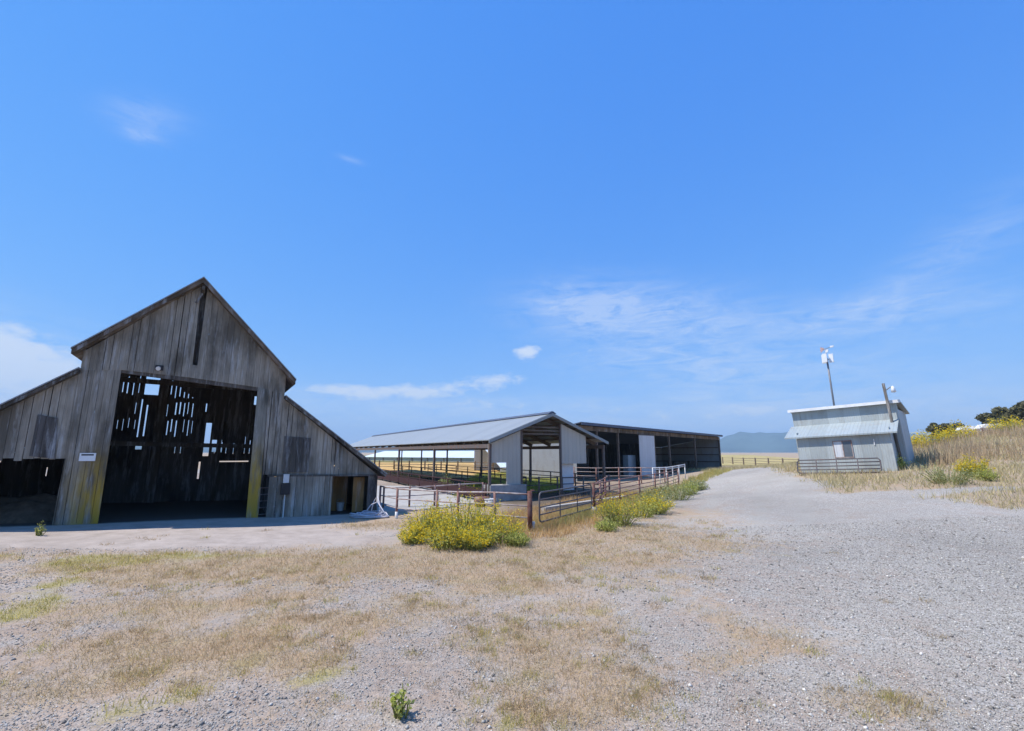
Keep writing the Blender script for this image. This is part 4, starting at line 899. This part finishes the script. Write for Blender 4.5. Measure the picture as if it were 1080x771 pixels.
def plant(kind, px, py, wpx, hpx, label, cat, base=None, group=None, name=None):
    P = G(px, py) if base is None else base
    d = float(P[1]) * CP + (float(P[2]) - H) * SP; R_ = wpx / 2 * d / F; Hh = hpx * d / F * 1.05
    nl, nf, leaf, nst, nm = {'mustard': (1250, 1250, 'leaf_bright', 100, 'mustard_bush'), 'green': (900, 0, 'leaf_bright', 60, 'green_bush'), 'sage': (1000, 0, 'leaf_sage', 70, 'sage_bush'), 'yellow': (950, 1150, 'leaf_bright', 90, 'mustard_bush'), 'tuft': (150, 0, 'leaf_bright', 14, 'small_weed')}[kind]
    o = clump(name or nm, R_, Hh, nl, nf, leaf, label, cat, nst, group, ls={'tuft': .05}.get(kind, max(.06, .0035 * d)))
    o.location = [float(P[0]), float(P[1]), gz(P)]; return o
MG = 'yellow mustard bushes along the front fence'
for a in (('mustard', 450, 567, 58, 32, 'yellow flowering bush nearest the barn before the pipe fence'), ('mustard', 490, 569, 72, 40, 'tallest yellow flowering bush before the middle of the pipe fence'),
          ('yellow', 524, 572, 62, 33, 'yellow orange flowering bush next to the thick red post'), ('mustard', 470, 578, 56, 26, 'small bright yellow green bush in front of the tallest flowering bush')):
    plant(*a[:5], a[5], 'flower bush', group=MG)
for a in (('yellow', 508, 560, 56, 30, 'yellow bush right behind the tallest flowering bush by the pipe fence'), ('yellow', 464, 562, 52, 30, 'golden bush rising behind the small yellow green one at the pipe fence'), ('mustard', 436, 573, 34, 18, 'low flowering bush at the barn end of the mustard row'), ('mustard', 498, 579, 44, 20, 'low flowering bush in front, at the middle of the mustard row')):
    plant(*a[:5], a[5], 'flower bush', group=MG)
for a in (('mustard', 690, 541, 40, 18, 'low yellow green bush in front of the pale sage bush'), ('green', 640, 560, 30, 14, 'low green bush at the foot of the slimmer gate post'), ('sage', 736, 517, 24, 12, 'last pale sage bush of the verge before the hay shed')): plant(*a[:5], a[5], 'bush')
plant('green', 545, 576, 34, 18, 'low grey green bush at the foot of the red corner post', 'bush')
plant('green', 505, 577, 40, 18, 'low bright green bush at the front of the flowering bushes', 'bush')
plant('mustard', 652, 554, 52, 30, 'yellow green flowering bush past the slimmer gate post', 'flower bush')
plant('green', 674, 545, 48, 26, 'green bush against the middle of the roadside fence', 'bush')
plant('sage', 694, 534, 48, 24, 'pale sage bush before the roadside fence near the gravel', 'bush')
plant('sage', 714, 527, 44, 22, 'sage green bush under the short white railing', 'bush')
plant('green', 727, 522, 24, 14, 'small green bush at the end of the roadside fence', 'bush')
plant('green', 944, 495, 24, 15, 'bright green bush at the right corner of the metal shed', 'bush')
plant('sage', 1000, 510, 54, 20, 'wide grey green bush on the bank above the gravel', 'bush')
plant('yellow', 1028, 503, 30, 20, 'yellow orange bush on the bank beside the wide grey bush', 'flower bush')
plant('green', 1040, 507, 24, 14, 'small green bush right of the yellow orange one on the bank', 'bush')
for a in (('yellow', 1014, 468, 30, 14, 46, 'bright yellow bush on the crest of the bank'), ('yellow', 985, 472, 34, 16, 44, 'pale yellow bush on the crest near the metal shed'), ('yellow', 1070, 464, 40, 12, 44, 'golden bush on the crest by the right edge'), ('mustard', 966, 478, 22, 12, 42, 'small orange yellow bush behind the metal shed')):
    B_ = V(a[1], a[2], a[5]); B_[2] = gz(B_); d = a[5]; o = plant(a[0], 0, 0, a[3], a[4] * 1.2, a[6], 'flower bush', base=B_)
plant('tuft', 423, 755, 26, 26, 'small leafy green weed growing in the foreground gravel', 'weed')
plant('tuft', 41, 565, 12, 13, 'lone pale tuft in front of the lichened barn pier', 'weed')
plant('sage', 530, 508, 18, 16, 'leafy weed under the cut away gable panel', 'weed', base=np.array([*fs.world(1.0, 9, 0)[:2], 0]))
P = fs.world(3.8, 14, 0)
for k, (x, y, lab) in enumerate(((3.2, 16, 'green weeds seen through the gable, left of three'), (4.6, 18, 'green weeds seen through the gable, middle of three'), (6.0, 16, 'green weeds seen through the gable, right of three'))):
    pass
X, Y = scatter(9000, 28, 58, lambda x, y: (((x - fs.o[0]) * fs.M[0, 1] + (y - fs.o[1]) * fs.M[1, 1]) > 3) * (x > -.05 * y - 2) * (x < .12 * y), (-4, 9)); X, Y = tufts(X, Y, 4, .1 + 0 * Y)
B = blades(X, Y, rng.uniform(.15, .5, len(X)), .03 + 0 * Y, .7)
tag(quads('pen_grass', 'leaf_bright', None, B, rng.random(len(B))), 'green grass growing in the pen behind the cattle shed', 'grass', kind='stuff')

def tree(px, py, Y, hpx, wpx, label, group='trees on the hill', leaf='leaf_dark'):
    P = V(px, py, Y); g = gz(P); d = Y; Hh = float(P[2]) + hpx * d / F - g; R_ = wpx / 2 * d / F
    o = thing('tree', (P[0], P[1], g), 0, label, 'tree', group); m = MB()
    m.tube([(0, 0, -.3), (.1, 0, Hh * .3), (.05, .1, Hh * .7)], [R_ * .09, R_ * .07, R_ * .03], 8)
    cs = []
    for k in range(11):
        a = random.uniform(0, 2 * PI); r = R_ * random.uniform(.1, .75); c = Vector((math.cos(a) * r, math.sin(a) * r, Hh * random.uniform(.45, .92))); cs.append((c, R_ * random.uniform(.28, .48))); m.tube([(0.05, 0, Hh * .35), c * .6 + Vector((0, 0, Hh * .12)), c], [R_ * .045, R_ * .03, R_ * .012], 5)
    m.build('trunk', 'bark', o, True); n = 3600; k = rng.integers(0, len(cs), n); C_ = np.array([c[0] for c in cs])[k]; S_ = np.array([c[1] for c in cs])[k]
    v = rng.normal(0, 1, (n, 3)); v /= np.linalg.norm(v, axis=1)[:, None]; Pp = C_ + v * (S_ * rng.uniform(.35, 1.05, n))[:, None] * np.array([1, 1, .75]); Pp[:, 2] = np.maximum(Pp[:, 2], .2)
    d_ = rng.normal(0, 1, (n, 3)); d_ /= np.linalg.norm(d_, axis=1)[:, None]; e = np.cross(d_, rng.normal(0, 1, (n, 3))); e /= np.linalg.norm(e, axis=1)[:, None]; s = (rng.uniform(.5, 1.3, n) * R_ * .13)[:, None]
    quads('crown', leaf, o, np.stack([Pp - d_ * s, Pp + e * s * .6, Pp + d_ * s, Pp - e * s * .6], 1), rng.random(n) * .7 + .3 * (v[:, 2] > 0)); return o
for a in ((988, 460, 115, 14, 18, 'left end tree of the low dark row behind the yellow bushes'), (1003, 459, 112, 12, 20, 'middle tree of the low dark row behind the yellow bushes'), (1014, 460, 110, 10, 14, 'right end tree of the low dark row behind the yellow bushes'),
          (1044, 450, 96, 17, 26, 'round dark tree directly behind the white huts'), (1066, 448, 90, 20, 34, 'tallest dark tree on the hill beside the picture edge'), (1092, 448, 88, 24, 36, 'dark tree cut off by the right picture edge')): tree(*a)
# ------------------------------------------------------------------ hills on the horizon
m = MB(); az = np.linspace(-62, 62, 190); RD = 5200.
hp = np.interp(az, [-62, -45, -20, 0, 20, 23.5, 26, 29, 33, 38, 42, 46, 62], [9, 9, 8, 8, 9, 13, 20, 19, 28, 24, 19, 17, 12])
for k, a in enumerate(az):
    hh = hp[k] / F * RD * math.cos(math.radians(a)) * (.72 + .56 * float(vnoise(a * .8, 0, 47, 6, .66))); sx, sy = math.sin(math.radians(a)), math.cos(math.radians(a))
    for j, (f, g) in enumerate(((0, 0), (.18, .28), (.34, .5), (.55, .78), (.8, 1.), (1.3, .6), (1.8, 0))):
        rr = RD + (f - .8) * 900 + (0 if j in (0, 6) else 90 * (float(vnoise(a * .9, f * 5, 43, 3)) - .5)); m.v.append((sx * rr, sy * rr, hh * g * (1 if j in (0, 4, 6) else .75 + .5 * float(vnoise(a * .8, f * 6, 44, 3))) - 2))
for k in range(len(az) - 1):
    for j in range(6): i = k * 7 + j; m.face((i, i + 7, i + 8, i + 1), random.random())
tag(m.build('mountains', 'mountain_rock', None, True), kind='structure')
# the air
m = MB().box(-9500, 9500, -9500, 9500, -3.5, 420); hzb = m.build('haze', 'mountain_rock'); hzb.data.materials.clear()
hm = bpy.data.materials.new('haze_air'); hm.use_nodes = True; hm.node_tree.nodes.clear(); ho = hm.node_tree.nodes.new('ShaderNodeOutputMaterial'); hv = hm.node_tree.nodes.new('ShaderNodeVolumePrincipled')
hv.inputs['Color'].default_value = (.55, .79, 1, 1); hv.inputs['Density'].default_value = .00019; hm.node_tree.links.new(hv.outputs[0], ho.inputs['Volume']); hzb.data.materials.append(hm)
tag(hzb, 'thin blue summer haze over the distant hills', 'haze', kind='stuff')

# ------------------------------------------------------------------ sun, sky, clouds
SUN_AZ, SUN_EL = math.atan2(-1, -.12), math.radians(56)                    # azimuth measured from +Y towards +X
sd = Vector((math.sin(SUN_AZ) * math.cos(SUN_EL), math.cos(SUN_AZ) * math.cos(SUN_EL), math.sin(SUN_EL)))
sun = bpy.data.lights.new('sun', 'SUN'); sun.energy = 4.4; sun.angle = math.radians(.5); sun.color = (1, .955, .89)
so = bpy.data.objects.new('sun', sun); COL.objects.link(so); so.rotation_euler = sd.to_track_quat('Z', 'Y').to_euler(); so.location = (-30, 0, 60)
w = bpy.data.worlds.new('World'); SC.world = w; w.use_nodes = True; nt = w.node_tree; nt.nodes.clear()
N = lambda k, **kw: [x := nt.nodes.new(k), [setattr(x, a, v) for a, v in kw.items()]][0]
Lk = nt.links.new
sky = N('ShaderNodeTexSky', sky_type='NISHITA', sun_disc=False, sun_elevation=SUN_EL, sun_rotation=SUN_AZ, air_density=1.0, dust_density=.0, ozone_density=3.0, altitude=50)
hs_ = N('ShaderNodeHueSaturation'); hs_.inputs['Saturation'].default_value = 1.2; hs_.inputs['Value'].default_value = 1.0; Lk(sky.outputs[0], hs_.inputs['Color'])
tc = N('ShaderNodeTexCoord'); dirv = tc.outputs['Generated']
def M(op, a, b=0., c=None, clamp=False):
    x = N('ShaderNodeMath', operation=op, use_clamp=clamp)
    for i, v in enumerate((a, b, c)):
        if v is None: continue
        if hasattr(v, 'node'): Lk(v, x.inputs[i])
        else: x.inputs[i].default_value = v
    return x.outputs[0]
def dot(v): 
    x = N('ShaderNodeVectorMath', operation='DOT_PRODUCT'); Lk(dirv, x.inputs[0]); x.inputs[1].default_value = tuple(v); return x.outputs['Value']
def wn(scale, sx, sz, detail=7, rough=.6, dist=0., rz=0):
    mp = N('ShaderNodeMapping'); mp.inputs['Scale'].default_value = (sx, sx, sz); mp.inputs['Rotation'].default_value = (0, rz, 0); Lk(dirv, mp.inputs[0]); x = N('ShaderNodeTexNoise'); x.inputs['Scale'].default_value = scale; x.inputs['Detail'].default_value = detail; x.inputs['Roughness'].default_value = rough; x.inputs['Distortion'].default_value = dist; Lk(mp.outputs[0], x.inputs['Vector']); return x.outputs['Fac']
def patch(px, py, rx, ry, wgt, tilt=0):
    r = ray(px, py); r = r / np.linalg.norm(r); e1 = np.cross(r, [0, 0, 1]); e1 /= np.linalg.norm(e1); e2 = np.cross(e1, r); c, s = math.cos(tilt), math.sin(tilt); f1, f2 = c * e1 + s * e2, c * e2 - s * e1
    k = float(ray(px, py) @ ray(px, py)) ** .5; a = M('DIVIDE', dot(f1), rx / F / k); b = M('DIVIDE', dot(f2), ry / F / k)
    q = M('MULTIPLY_ADD', a, a, M('MULTIPLY', b, b)); e = M('POWER', 2.718, M('MULTIPLY', q, -1)); front = M('GREATER_THAN', dot(r), 0)
    return M('MULTIPLY', M('MULTIPLY', e, front), wgt)
def total(L):
    s = L[0]
    for x in L[1:]: s = M('ADD', s, x)
    return s
puff = wn(24, 1, 2.4, 9, .62, .3); wisp = wn(11, 1, 4.5, 11, .7, .9, .3); fine_ = wn(26, 1, 2.5, 6, .65, .6)
dense = total([patch(*a) for a in ((10, 385, 95, 34, 1.25, -.22), (-40, 360, 90, 30, .8, -.2), (15, 420, 90, 14, .5), (557, 373, 16, 10, 1.1), (520, 402, 36, 10, 1.1, .1), (452, 411, 34, 8, 1.0, .05), (395, 414, 60, 9, .95), (622, 369, 12, 6, .6), (790, 432, 50, 9, 1.0), (840, 452, 80, 9, .8), (720, 441, 60, 7, .7), (510, 427, 70, 7, .75), (885, 437, 40, 5, .6), (990, 437, 40, 6, .55), (640, 432, 60, 6, .55), (330, 412, 50, 6, .6), (420, 440, 90, 7, .55))])
thin = total([patch(*a) for a in ((640, 328, 85, 30, .85, -.1), (700, 330, 90, 26, .6, -.1), (600, 322, 50, 22, .5), (745, 385, 120, 24, .55), (150, 143, 16, 7, 1.1, .1), (155, 122, 34, 16, .5, .3), (370, 168, 12, 3, .5, -.1), (1020, 250, 70, 24, .42, .5), (960, 300, 80, 22, .4, .4), (900, 330, 70, 16, .6), (1000, 330, 80, 20, .4), (820, 395, 120, 24, .55), (560, 440, 330, 16, .9), (900, 448, 200, 14, .8), (480, 425, 120, 8, .6), (1030, 430, 120, 24, .6), (250, 420, 120, 18, .6), (820, 430, 160, 26, .7), (760, 350, 160, 26, .4), (660, 378, 90, 12, .4), (40, 345, 80, 26, .35, -.3))])
c1 = M('ADD', dense, M('MULTIPLY_ADD', puff, 2.6, M('MULTIPLY_ADD', fine_, .6, -1.6))); c1 = M('MULTIPLY', c1, M('MULTIPLY', dense, 2.5, None, True)); ss = N('ShaderNodeMapRange', interpolation_type='SMOOTHSTEP'); Lk(c1, ss.inputs[0]); ss.inputs[1].default_value = .25; ss.inputs[2].default_value = 1.4
c2 = M('MULTIPLY', thin, M('MULTIPLY_ADD', wisp, 3.2, M('MULTIPLY_ADD', fine_, .8, -1.45)), None, True); c2 = M('MULTIPLY', c2, .42)
fac = M('MAXIMUM', M('MULTIPLY', ss.outputs[0], .82), c2)
sx_ = N('ShaderNodeSeparateColor'); Lk(hs_.outputs[0], sx_.inputs[0]); cx_ = N('ShaderNodeCombineColor')
for i, (g, k) in enumerate(((.76, .68), (.5, 1.36), (.2, 3.8))): Lk(M('MULTIPLY', M('POWER', M('MAXIMUM', sx_.outputs[i], .001), g), k), cx_.inputs[i])
mx = N('ShaderNodeMix', data_type='RGBA'); Lk(fac, mx.inputs[0]); Lk(cx_.outputs[0], mx.inputs[6]); mx.inputs[7].default_value = (4.35, 4.7, 5.25, 1)
bg = N('ShaderNodeBackground'); bg.inputs['Strength'].default_value = .145; Lk(mx.outputs[2], bg.inputs['Color']); wo = N('ShaderNodeOutputWorld'); Lk(bg.outputs[0], wo.inputs['Surface'])

# ------------------------------------------------------------------ camera and view
cam = bpy.data.cameras.new('camera'); co = bpy.data.objects.new('camera', cam); COL.objects.link(co); co.location = (0, 0, H); co.rotation_euler = (PI / 2 + PITCH, 0, 0)
cam.sensor_width = 36; cam.lens = 36 * F / 1080; cam.clip_start = .05; cam.clip_end = 20000; SC.camera = co
SC.view_settings.view_transform = 'Standard'; SC.view_settings.look = 'None'; SC.view_settings.gamma = 1; SC.view_settings.exposure = .4
SC.render.film_transparent = False
cy = SC.cycles; cy.max_bounces = 6; cy.diffuse_bounces = 3; cy.glossy_bounces = 2; cy.transmission_bounces = 3; cy.volume_bounces = 0; cy.transparent_max_bounces = 8
cy.use_denoising = True; cy.denoiser = 'OPENIMAGEDENOISE'; cy.caustics_reflective = False; cy.caustics_refractive = False; cy.use_adaptive_sampling = True; cy.adaptive_threshold = .015
